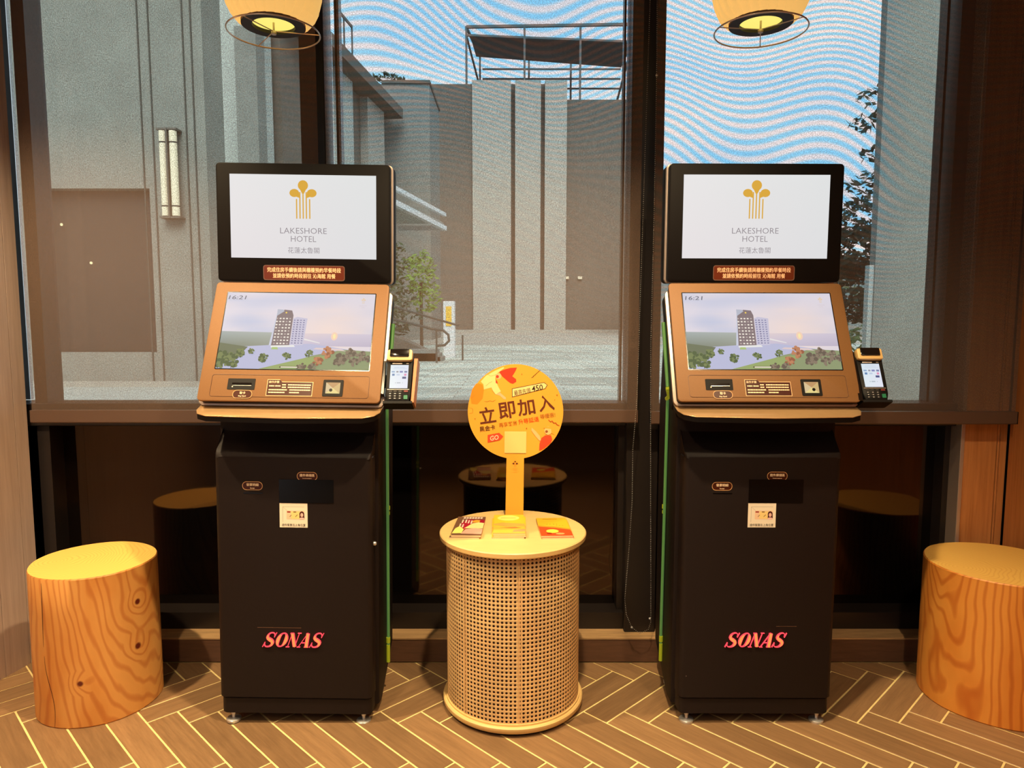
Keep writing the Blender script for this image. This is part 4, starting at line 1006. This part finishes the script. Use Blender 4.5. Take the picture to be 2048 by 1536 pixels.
# ------------------------------------------------------------ booklets
def cover(kind, W, H):
    f = Flat(.00008); P = lambda u, v: ((u-.5)*W, (v-.5)*H)
    q = [P(0, 0), P(1, 0), P(1, 1), P(0, 1)]
    if kind == 0:
        f.poly(q, (120, 86, 62)); f.poly([P(.3, .4), P(1, .45), P(1, .82), P(.35, .84), P(.2, .6)], (164, 26, 50))
        f.poly([P(.2, .3), P(.45, .25), P(.5, .78), P(.3, .78)], (176, 34, 56))
        for i, (u, v) in enumerate(((.2, .72), (.32, .72), (.42, .7), (.52, .68), (.16, .5), (.26, .48))): f.poly([P(u, v-.08), P(u+.05, v-.08), P(u+.05, v+.1), P(u, v+.1)], (246, 222, 206), i == 0)
        for i in range(7): f.poly([P(.22+i*.1, .88), P(.22+i*.1+.075, .88), P(.22+i*.1+.075, .97), P(.22+i*.1, .97)], (246, 214, 204), i == 0)
        f.poly([P(.35, .35), P(.6, .62), P(.8, .68), P(1, .64), P(1, .35)], (250, 232, 160)); f.poly([P(.55, .74), P(.7, .82), P(.85, .78), P(.82, .68), P(.6, .66)], (240, 172, 60))
        f.poly([P(.3, .08), P(.42, .3), P(.75, .36), P(1, .32), P(1, .06)], (236, 178, 160)); f.poly([P(0, .08), P(.06, .34), P(.18, .46), P(.36, .3), P(.32, .1)], (252, 236, 130))
    elif kind == 1:
        f.poly(q, (250, 208, 60)); f.poly(circ(.36*W, 24, *P(.48, .82), .15*H), (254, 240, 130))
        f.text('花蓮', *P(.48, .82), h=.09*H, w=.36*W, rgb=(214, 176, 70)) if False else f.poly(rrect(.5*W, .04*H, .002, 1, *P(.48, .82)), (232, 206, 110))
        f.poly([P(0, .5), P(.3, .56), P(1, .5), P(1, .36), P(.4, .34), P(0, .44)], (244, 176, 90)); f.poly([P(0, .1), P(.0, .38), P(.5, .3), P(1, .34), P(1, .1)], (240, 196, 80))
        f.poly([P(.2, .3), P(.6, .25), P(.9, .28), P(.7, .34)], (220, 130, 70)); f.poly([P(.6, .08), P(1, .1), P(1, .22), P(.65, .18)], (214, 156, 110)); f.poly([P(0, .0), P(1, 0), P(1, .07), P(0, .07)], (234, 184, 90))
    else:
        f.poly(q, (250, 190, 50)); f.poly([P(0, .0), P(1, 0), P(1, .3), P(.5, .42), P(0, .5)], (232, 84, 40)); f.poly([P(0, .5), P(.5, .42), P(1, .3), P(1, .36), P(.5, .5), P(0, .56)], (248, 150, 50))
        f.poly(circ(.2*W, 18, *P(.4, .24), .1*H), (252, 226, 90)); f.poly(circ(.09*W, 14, *P(.28, .12), .05*H), (150, 50, 30)); f.poly(circ(.14*W, 14, *P(.62, .1), .05*H), (240, 170, 110))
        f.poly(rrect(.5*W, .03*H, .002, 1, *P(.45, .92)), (196, 130, 40))
        for i, u in enumerate((.3, .4, .52, .62)): f.poly(circ(.022*W, 8, *P(u, .62)), (120, 90, 20), i == 0)
        for i, u in enumerate((.6, .7, .8)): f.poly(circ(.02*W, 8, *P(u, .54)), (120, 90, 20), i == 0)
    return f
M['page'] = mat('paper_edges', (236, 206, 160), .7)
def booklet(loc, rz, kind, W, H, T, label, group, art=True):
    t = thing('booklet', label, 'booklet', loc, (0, 0, rz), group)
    b = B(); box(b, -W/2, W/2, -H/2, H/2, 0, T-.0006); finish(b, 'pages', M['page'], t)
    b = B(); prism(b, [(-W/2, -H/2), (W/2, -H/2), (W/2, H/2), (-W/2, H/2)], T-.0006, T); cv = finish(b, 'cover', M['cov%d' % kind], t)
    cover(kind, W, H).build('cover_print', M['gloss_print'], cv, Matrix.Translation((0, 0, T+.0001)))
for i, c in enumerate(((120, 86, 62), (226, 170, 80), (214, 70, 40))): M['cov%d' % i] = mat('cover_stock_%d' % i, c, .4)
G = 'booklets stacked on the wicker table'
booklet((-.150, 2.358, .6002), R(-3), 0, .098, .215, .006, 'brown and red food booklet, lower of the left pair on the round table', G)
booklet((-.146, 2.362, .6064), R(-2.2), 0, .098, .215, .006, 'brown and red food booklet, upper of the left pair on the round table', G)
booklet((-.015, 2.366, .6002), R(1), 1, .106, .22, .005, 'yellow booklet at the bottom of the middle stack on the round table', G)
booklet((-.006, 2.368, .6054), R(-.6), 1, .106, .22, .005, 'yellow booklet in the middle of the middle stack below the sign', G)
booklet((-.010, 2.372, .6106), R(.6), 1, .106, .22, .005, 'yellow booklet on top of the middle stack below the sign', G)
booklet((.146, 2.355, .6002), R(2), 2, .104, .205, .005, 'orange and red booklet, lower of the right pair on the round table', G)
booklet((.142, 2.359, .6054), R(3), 2, .104, .205, .005, 'orange and red booklet, upper of the right pair on the round table', G)

# ------------------------------------------------------------ log stools
def log_stool(loc, r, h, label, axis, knots, cracks, seed, c1, c2):
    t = thing('log_stool', label, 'stool', loc, group='solid log stools')
    m = log_mat('pine_log_%d' % seed, axis, knots, c1, c2)
    b = B(); n = 96; rings = []
    prof = [(.988, 0), (1, .004), (1.0, h*.25), (1.0, h*.5), (.998, h*.75), (.996, h-.004), (.984, h)]
    for f_, z in prof:
        rings.append([b.verts.new((r*f_*(1+.012*math.sin(2*a+seed)+.006*math.sin(5*a+seed*2))*math.cos(a), r*f_*(1+.012*math.sin(2*a+seed)+.006*math.sin(5*a+seed*2))*math.sin(a), z)) for a in [2*PI*i/n for i in range(n)]])
    for A_, B_ in zip(rings, rings[1:]):
        for i in range(n): b.faces.new((A_[i], A_[(i+1) % n], B_[(i+1) % n], B_[i]))
    b.faces.new(rings[0][::-1]); b.faces.new(rings[-1])
    finish(b, 'trunk', m, t, smooth=30)
    for pts in cracks:
        b = B(); prev = None; n_ = len(pts)
        for i, (a, z) in enumerate(pts):
            w = .0016*math.sin(PI*(i+.35)/(n_+.0))+.0006
            rr_ = r*(1+.012*math.sin(2*a+seed)+.006*math.sin(5*a+seed*2))+.0006
            q = [b.verts.new((rr_*math.cos(a+s*w/r), rr_*math.sin(a+s*w/r), z)) for s in (-.5, .5)]
            if prev: b.faces.new((prev[0], prev[1], q[1], q[0]))
            prev = q
        finish(b, 'crack', M['crack'], t)
M['crack'] = mat('crack_dark', (70, 24, 8), .9)
def kn(r, deg, z, kr): a = R(deg); return (r*math.cos(a), r*math.sin(a), z, kr)
rl, rr2 = .195, .232
log_stool((-1.43, 2.362, 0), rl, .495, 'solid log stool left of the left kiosk with a long crack down its front', (.035, .015),
          [kn(rl, -76, .150, .009), kn(rl, -24, .225, .011), kn(rl, -165, .255, .009), kn(rl, -22, .375, .010)],
          [[(R(-112)+.05*math.sin(z*22)-.33*(.48-z)*-1.0, z) for z in [.004+.47*i/26 for i in range(27)]][:14], [(R(-108)-.18*(.49-z), z) for z in [.27+.21*i/12 for i in range(13)]]], 3, (198, 128, 64), (218, 156, 84))
log_stool((1.682, 2.373, 0), rr2, .478, 'larger solid log stool on the right, cut by the photo edge, with wavy grain', (-.02, -.01),
          [kn(rr2, -93, .115, .011)], [], 8, (206, 122, 46), (230, 154, 66))

# ------------------------------------------------------------ pendant lamps
def pendant(loc, label, tw):
    t = thing('pendant_lamp', label, 'pendant lamp', loc, group='pleated pendant lamps near the ceiling')
    b = B(); n = 26*6
    prof = [(.091, .022), (.100, .028), (.113, .045), (.124, .07), (.131, .10), (.135, .14), (.136, .18), (.132, .22), (.12, .26), (.10, .29), (.06, .31), (.02, .315)]
    rings = []
    for r, z in prof:
        ring = []
        for i in range(n):
            a = 2*PI*i/n+tw*(z*z*9-z*.2); ph = (i % 6)/6
            f_ = 1+.06*(ph if ph < .84 else (1-ph)*5)*min(1, max(.15, z/.05))
            ring.append(b.verts.new((r*f_*math.cos(a), r*f_*math.sin(a), z)))
        rings.append(ring)
    for A_, B_ in zip(rings, rings[1:]):
        for i in range(n): b.faces.new((A_[i], A_[(i+1) % n], B_[(i+1) % n], B_[i]))
    sh = finish(b, 'shade', M['shade'], t)
    b = B(); lathe(b, [(.090, .030), (.090, .018), (.060, .018), (.060, .030)], 48, cap=False); finish(b, 'opening_ring', M['lamp_black'], t)
    b = B(); lathe(b, [(0, .028), (.0605, .028)], 40, cap=False); finish(b, 'diffuser', M['lamp_glow'], t)
    b = B(); tube(b, [(.130*math.cos(2*PI*i/48), .130*math.sin(2*PI*i/48), 0) for i in range(48)], .0022, 6, closed=True)
    for k in range(3):
        a = R(100+120*k)+tw*.5; tube(b, [(0, 0, .004), (.130*math.cos(a), .130*math.sin(a), 0)], .0016, 5)
    wr = finish(b, 'wire_hoop', M['wire'], t, smooth=60)
    b = B(); tube(b, [(0, 0, .004), (0, 0, .06)], .003, 8); lathe(b, [(0, -.006), (.007, -.005), (.008, .002), (.004, .006), (0, .006)], 16, cap=False); finish(b, 'finial', M['wire'], t, smooth=60)
    b = B(); tube(b, [(0, 0, .31), (0, 0, 2.9-loc[2])], .003, 6); finish(b, 'cord', M['black'], t)
    b = B(); lathe(b, [(0, 0), (.05, 0), (.05, .02), (0, .02)], 24, cap=False); finish(b, 'ceiling_cup', M['black'], t, (0, 0, 2.88-loc[2]))
pendant((-.692, 2.15, 2.142), 'yellow pleated pendant lamp with wire hoop hanging above the left kiosk', 1)
pendant((.722, 2.15, 2.147), 'yellow pleated pendant lamp with wire hoop hanging above the right kiosk', -1)

# ------------------------------------------------------------ outside
GZ = .70
gb = B(); box(gb, -30, 30, 2.95, 60, GZ-.8, GZ); gnd = finish(gb, 'terrace_paving', M['ground']); gnd['kind'] = 'structure'
b = B(); box(b, -30, 30, 15.7, 28, GZ, GZ+.01); finish(b, 'pale_band', M['stone_light'], gnd)
b = B(); box(b, -30, -2.35, 5.2, 6.2, GZ, GZ+.012); finish(b, 'pale_apron', M['render_light'], gnd)
b = B(); box(b, -2.6, 2.6, 2.82, 2.95, 0, .88); finish(b, 'planter_wall', M['stone_dark'], gnd)

lb = thing('annex_building', 'grey rendered annex wall outside the left window with a dark opening', 'building', (-3.4, 6.2, GZ))
def at_local(bm_fn, name, m, parent, org): 
    b = B(); bm_fn(b); bmesh.ops.translate(b, vec=(-org[0], -org[1], -org[2]), verts=b.verts[:]); return finish(b, name, m, parent)
org = (-3.4, 6.2, GZ)
def wall_with_hole(b):
    x0, x1, a, c, z0, z1, h0, h1 = -6.5, -2.60, -4.12, -3.10, GZ, 5.6, 1.01, 2.413
    box(b, x0, a, 6.2, 6.6, z0, z1); box(b, c, x1, 6.2, 6.6, z0, z1); box(b, a, c, 6.2, 6.6, h1, z1); box(b, a, c, 6.2, 6.6, z0, h0)
wallm = at_local(wall_with_hole, 'wall', M['concrete'], lb, org)
at_local(lambda b: box(b, -4.13, -3.09, 6.32, 6.36, 1.0, 2.43), 'dark_window', M['dark_pane'], lb, org)
for x in (-3.136, -3.045, -2.76, -2.69): at_local(lambda b: box(b, x-.006, x+.006, 6.192, 6.2, GZ, 5.6), 'joint_line', M['joint'], lb, org)
for x, z in ((-3.92, 2.12), (-3.68, 1.79)): at_local(lambda b: bmesh.ops.create_icosphere(b, subdivisions=2, radius=.012, matrix=Matrix.Translation((x, 6.28, z))), 'indoor_lamp', M['sun_spot'], lb, org)  # glowing dots stand in for lights reflected in the dark pane
at_local(lambda b: box(b, -6.5, -2.60, 6.16, 6.2, GZ, .76), 'plinth', M['stone_light'], lb, org)
wlamp = thing('wall_lamp', 'twin-tube frosted wall lamp on the grey wall outside the left window', 'wall lamp', (-2.885, 6.12, 2.17))
for x in (-.042, .042):
    b = B(); lathe(b, [(0, .0), (.032, .0), (.032, .70), (0, .70)], 20, (x, 0, 0), cap=False); tbw = finish(b, 'frosted_tube', M['frost'], wlamp, smooth=50)
    b = B()
    for z in (.075, .60): lathe(b, [(.0335, z), (.0335, z+.012)], 20, (x, 0, 0), cap=False)
    finish(b, 'band', M['joint'], tbw)
b = B(); box(b, -.006, .006, -.038, .04, -.02, .72); box(b, -.085, .085, -.03, .08, -.02, -.005); box(b, -.085, .085, -.03, .08, .705, .72); finish(b, 'bracket', M['stone_dark'], wlamp)

pb = thing('pale_house', 'pale rendered house wall rising behind the left kiosk outside', 'building', (-4.7, 12, GZ))
b = B(); box(b, -2.5, .62, 0, .5, 0, 8.5); finish(b, 'wall', M['render_light'], pb)
b = B(); box(b, .30, .64, -.3, .1, 0, 5.2); finish(b, 'pilaster', M['stone_blue'], pb)

# receding gallery building with eave, pilasters and canopy
gbld = thing('gallery_building', 'long building with sloping eave and tall pilasters seen through the middle window', 'building', (-3.3, 18, GZ))
D = Vector((.117, 1, 0)).normalized(); A0 = Vector((-4.07, 12, 0)); Nn_ = Vector((D.y, -D.x, 0))
def along(b, s0, s1, t0, t1, z0, z1):
    P = [A0+D*s0+Nn_*t0, A0+D*s1+Nn_*t0, A0+D*s1+Nn_*t1, A0+D*s0+Nn_*t1]
    prism(b, [(p.x+3.3, p.y-18) for p in P], z0-GZ, z1-GZ); bmesh.ops.recalc_face_normals(b, faces=b.faces[:])
b = B(); along(b, .7, 6.8, -.4, 0, GZ, 6.6); finish(b, 'wall', M['stone_dark'], gbld)
b = B(); along(b, .7, 6.8, -.4, .15, 6.6, 6.88); finish(b, 'parapet', M['stone_light'], gbld)
b = B(); along(b, .7, 6.8, -.1, .5, 6.36, 6.6); finish(b, 'eave', M['stone_dark'], gbld)
for s0, s1, m_ in ((2.9, 3.9, 'render_light'), (4.9, 6.2, 'stone_light')):
    b = B(); along(b, s0, s1, 0, .18, GZ, 6.42); finish(b, 'pilaster', M[m_], gbld)
b = B()
for i in range(3): along(b, 3.1+i*.5, 3.13+i*.5, .1, .13, 6.88, 7.6)
along(b, 3.1, 4.13, .1, .13, 7.56, 7.62); finish(b, 'roof_railing', M['steel'], gbld)
blk = thing('side_block', 'blue-grey block wall standing left of the far dark facade outside', 'building', (-2.9, 19, GZ))
b = B(); box(b, -.45, .76, 0, 2.5, 0, 6.62); finish(b, 'wall', M['stone_blue'], blk)
b = B(); box(b, -.47, .79, -.05, 2.5, 6.62, 6.7); finish(b, 'coping', M['stone_dark'], blk)
cn = thing('glass_canopy', 'white framed glass canopy jutting out above the plants outside', 'canopy', (-1.96, 11.8, 3.25))
def cbeam(b, p, q, r): 
    p, q = Vector(p), Vector(q); d = (q-p).normalized(); s = Vector((0, 0, 1)).cross(d).normalized()*r; u = Vector((0, 0, r))
    vs = [b.verts.new(x) for x in (p+s+u, p-s+u, p-s-u, p+s-u, q+s+u, q-s+u, q-s-u, q+s-u)]
    for f_ in ((0, 1, 2, 3), (7, 6, 5, 4), (0, 4, 5, 1), (1, 5, 6, 2), (2, 6, 7, 3), (3, 7, 4, 0)): b.faces.new([vs[i] for i in f_])
b = B(); cbeam(b, (0, 0, .18), (.56, 3.2, .18), .035); cbeam(b, (0, 0, -.06), (.56, 3.2, -.10), .045); cbeam(b, (.56, 3.2, .20), (.56, 3.2, -.12), .05); cbeam(b, (.28, 1.6, .18), (.28, 1.6, -.08), .03); cbeam(b, (-.7, 0.1, .0), (0, 0, .0), .05); cbeam(b, (-.4, 3.2, -.1), (.56, 3.2, -.1), .05)
finish(b, 'frame', M['white_trim'], cn)
b = B(); prism(b, [(-.9, 0), (0, 0), (.54, 3.18), (-.6, 3.18)], -.005, .01); finish(b, 'glass_roof', M['render_light'], cn)

# far facade
ff = thing('far_building', 'tall dark stone facade with pale pilasters at the back of the square', 'building', (0, 28, GZ))
X = lambda px: (px-1024)/1420*28.3
b = B(); box(b, X(740), X(948), 0, 3, 0, 10.15-GZ); finish(b, 'left_wall', M['stone_dark'], ff)
b = B(); box(b, X(948), X(1300), .25, 3, 0, 9.65-GZ); finish(b, 'rear_wall', M['stone_dark'], ff)
for x0, x1 in ((948, 1022), (1030, 1079), (1087, 1129)):
    b = B(); box(b, X(x0), X(x1), -.15, .4, 0, 10.25-GZ); finish(b, 'pilaster', M['stone_light'], ff)
b = B(); box(b, X(948), X(1129), .4, 3, 9.6-GZ, 10.28-GZ); finish(b, 'upper_wall', M['stone_dark'], ff)
b = B(); box(b, X(740), X(1300), -.6, 0, 0, .12); finish(b, 'step', M['stone_light'], ff)
for px in (1132, 1158): 
    b = B(); box(b, X(px)-.08, X(px)+.08, .15, .25, 2.1, 2.2); finish(b, 'small_lamp', M['frost'], ff)
# steel roof frame
rf = thing('roof_frame', 'open steel frame with a tilted roof panel on top of the far facade', 'steel frame', (0, 28.3, 10.2))
def seg3(b, p, q, r): 
    tube(b, [p, q], r, 4)
xl, xr = -1.75, 4.78; xl2, xr2 = -1.36, 4.72; zt = 2.15; yb = 3.0
b = B()
seg3(b, (xl, 0, zt), (xr, 0, zt+.1), .07); seg3(b, (xl2, yb, zt), (xr2, yb, zt+.05), .055); seg3(b, (xl, 0, zt), (xl2, yb, zt), .06); seg3(b, (xr, 0, zt+.1), (xr2, yb, zt), .06)
finish(b, 'top_rails', M['steel'], rf)
b = B()
for dz in (-.55, -.95, -1.35): seg3(b, (xl2+.1, yb, zt+dz), (xr2-.1, yb, zt+dz), .045)
seg3(b, (xl, 0, zt-.3), (xr, 0, zt-.55), .05)
finish(b, 'back_rails', M['steel'], rf)
for x, y in ((xl, 0), (.48, 0), (2.62, 0), (xr, 0), (xl2, yb), (.72, yb), (2.5, yb), (xr2, yb)):
    b = B(); seg3(b, (x, y, -.6), (x, y, zt), .055); finish(b, 'post', M['steel'], rf)
b = B(); seg3(b, (xl, 0, zt-.3), (xl2+.3, yb, -.3), .05); seg3(b, (xr, 0, zt), (xr2-.4, yb, -.3), .05); finish(b, 'brace', M['steel'], rf)
b = B(); vs = [b.verts.new(v) for v in ((xl+.12, .2, zt-.20), (xr-.1, .2, zt-.50), (xr-.2, 2.6, zt-.62), (xl+.25, 2.6, zt-.18))]; f_ = b.faces.new(vs)
bmesh.ops.solidify(b, geom=[f_], thickness=.12); finish(b, 'roof_panel', M['steel_panel'], rf)

# side pier right of the right window
pr = thing('side_pier', 'grey rendered pier closing the view at the right edge of the right window', 'pier', (2.95, 5, GZ))
b = B(); box(b, -.42, 1.6, 0, .08, 0, 4.8); finish(b, 'shaft', M['concrete'], pr)
b = B(); box(b, -.455, -.42, .01, .07, 0, .98); finish(b, 'corner_strip', M['render_light'], pr)
hs = thing('low_house', 'low grey-green house far behind the right kiosk outside', 'building', (7.2, 22, GZ))
b = B(); box(b, -3.0, 4, 0, 3, 0, 2.3); finish(b, 'wall', M['stone_blue'], hs)
b = B(); box(b, -3.2, 4.2, -.2, 3.2, 2.3, 2.45); finish(b, 'roof', M['stone_light'], hs)

# planting
def leaves(bm, cx, cy, cz, rx, ry, rz, n, size, rnd, hollow=.5):
    for _ in range(n):
        while True:
            v = Vector((rnd.uniform(-1, 1), rnd.uniform(-1, 1), rnd.uniform(-1, 1)))
            if hollow < v.length < 1: break
        if noise.noise(Vector((v.x*2.1+cx, v.y*2.1+cy, v.z*2.1+cz))) < -.12: continue
        p = Vector((cx+v.x*rx, cy+v.y*ry, cz+v.z*rz)); s = size*rnd.uniform(.6, 1.3)
        a = Vector((rnd.uniform(-1, 1), rnd.uniform(-1, 1), rnd.uniform(-.6, .6))).normalized(); c = a.orthogonal().normalized()
        bm.faces.new([bm.verts.new(p+a*s), bm.verts.new(p+c*s*.45), bm.verts.new(p-a*s), bm.verts.new(p-c*s*.45)])
def plant(name, label, cat, loc, blobs, m, stems, size, seed, group=None):
    t = thing(name, label, cat, loc, group=group); rnd = random.Random(seed)
    b = B()
    for bl in blobs: leaves(b, *bl, size, rnd)
    o = finish(b, 'foliage', m, t); o['kind'] = 'stuff'
    for st in stems:
        b = B(); tube(b, st[0], st[1], 6); finish(b, 'stem' if cat != 'tree' else 'trunk', M['bark'], t)
plant('roof_tree', 'leafy tree top showing above the eave of the long building', 'tree', (-6.2, 31, GZ),
      [(-.3, 0, 9.6, 1.5, 1, .75, 900), (.9, 0, 10.1, 1.1, 1, .7, 700), (-1.3, 0, 9.3, .9, .8, .5, 300)], M['leaf_dark'], [([(0, 0, 0), (0, 0, 9.3)], .15)], .13, 1)
plant('pine_tree', 'dark tree with spreading branches left of the grey pier outside', 'tree', (3.55, 7.2, GZ),
      [(.12, 0, 2.80, .26, .4, .07, 160), (.06, 0, 2.55, .26, .4, .07, 200), (.12, 0, 2.25, .20, .4, .07, 120), (.06, 0, 1.95, .26, .5, .12, 260), (-.06, 0, 1.60, .42, .5, .2, 800), (-.1, 0, 1.25, .5, .5, .25, 2200), (.0, 0, .85, .6, .5, .3, 2600)],
      M['leaf_dark'], [([(.35, 0, 0), (.3, 0, 1.2), (.34, 0, 3.2)], .05)], .045, 2)
plant('shrub', 'dark green shrub below the glass canopy outside', 'shrub', (-2.25, 12.6, GZ+.3), [(0, 0, 1.0, .55, .4, .75, 900)], M['leaf'], [([(0, 0, -.3), (0, 0, .8)], .04)], .06, 3, 'shrubs below the canopy')
plant('shrub', 'brighter green shrub beside the white pillar outside', 'shrub', (-1.55, 12.2, GZ), [(0, 0, 1.35, .28, .3, .42, 500), (.1, 0, .95, .3, .3, .25, 260)], M['leaf2'], [([(0, 0, 0), (0, 0, 1.2)], .03)], .05, 4, 'shrubs below the canopy')
plant('shrub', 'low brown-green shrub above the ramp, left of the other shrubs', 'shrub', (-1.9, 11.25, GZ), [(0, 0, .7, .5, .4, .4, 600)], M['leaf_dark'], [([(0, 0, 0), (0, 0, .5)], .03)], .05, 5, 'shrubs below the canopy')
plant('hedge', 'green hedge in front of the low house, right of the right kiosk', 'hedge', (4.7, 10.5, GZ), [(0, 0, .7, 1.3, .5, .65, 1500)], M['leaf'], [], .06, 6)

# ramp with steps, handrail and pillar
rp = thing('entrance_ramp', 'low grey ramp and steps behind the card terminal of the left kiosk', 'ramp', (-1.5, 10.3, GZ))
b = B(); prism(b, [(-1.2, 0), (.28, 0), (.28, .12), (-.1, .30), (-1.2, .62)], 0, .42, Matrix(((1, 0, 0, 0), (0, 0, 1, 0), (0, 1, 0, 0), (0, 0, 0, 1)))); bmesh.ops.recalc_face_normals(b, faces=b.faces[:]); finish(b, 'ramp_side', M['stone_dark'], rp)
for i in range(3):
    b = B(); box(b, -.05+i*.12, .45+i*.04, -.35+i*.0, 0, 0, .16-i*.05); finish(b, 'step', M['stone_blue'], rp)
hr = thing('handrail', 'dark curved steel handrail on two posts beside the ramp outside', 'handrail', (-.98, 9.6, GZ))
b = B(); tube(b, [(-1.3, 0, .78), (-.5, 0, .56), (-.1, 0, .46), (.05, 0, .44), (.12, 0, .38), (.13, 0, .30), (.07, 0, .24), (-.04, 0, .23)], .018, 6); tube(b, [(-1.3, .2, .95), (.25, .2, .50)], .016, 6); finish(b, 'rail', M['joint'], hr)
for x, y, h in ((-.04, 0, .46), (.27, .6, .36), (-.7, 0, .6)):
    b = B(); tube(b, [(x, y, 0), (x, y, h)], .014, 6); finish(b, 'post', M['joint'], hr)
pp = thing('white_pillar', 'short white pillar with a yellow notice beside the ramp outside', 'pillar', (-.98, 10.9, GZ))
b = B(); box(b, -.07, .10, 0, .2, 0, .86); finish(b, 'shaft', M['white_trim'], pp)
b = B(); box(b, -.03, .055, -.012, 0, .48, .78); finish(b, 'notice', M['yellow'], pp)

# ------------------------------------------------------------ names of repeats take Blender's own suffix automatically
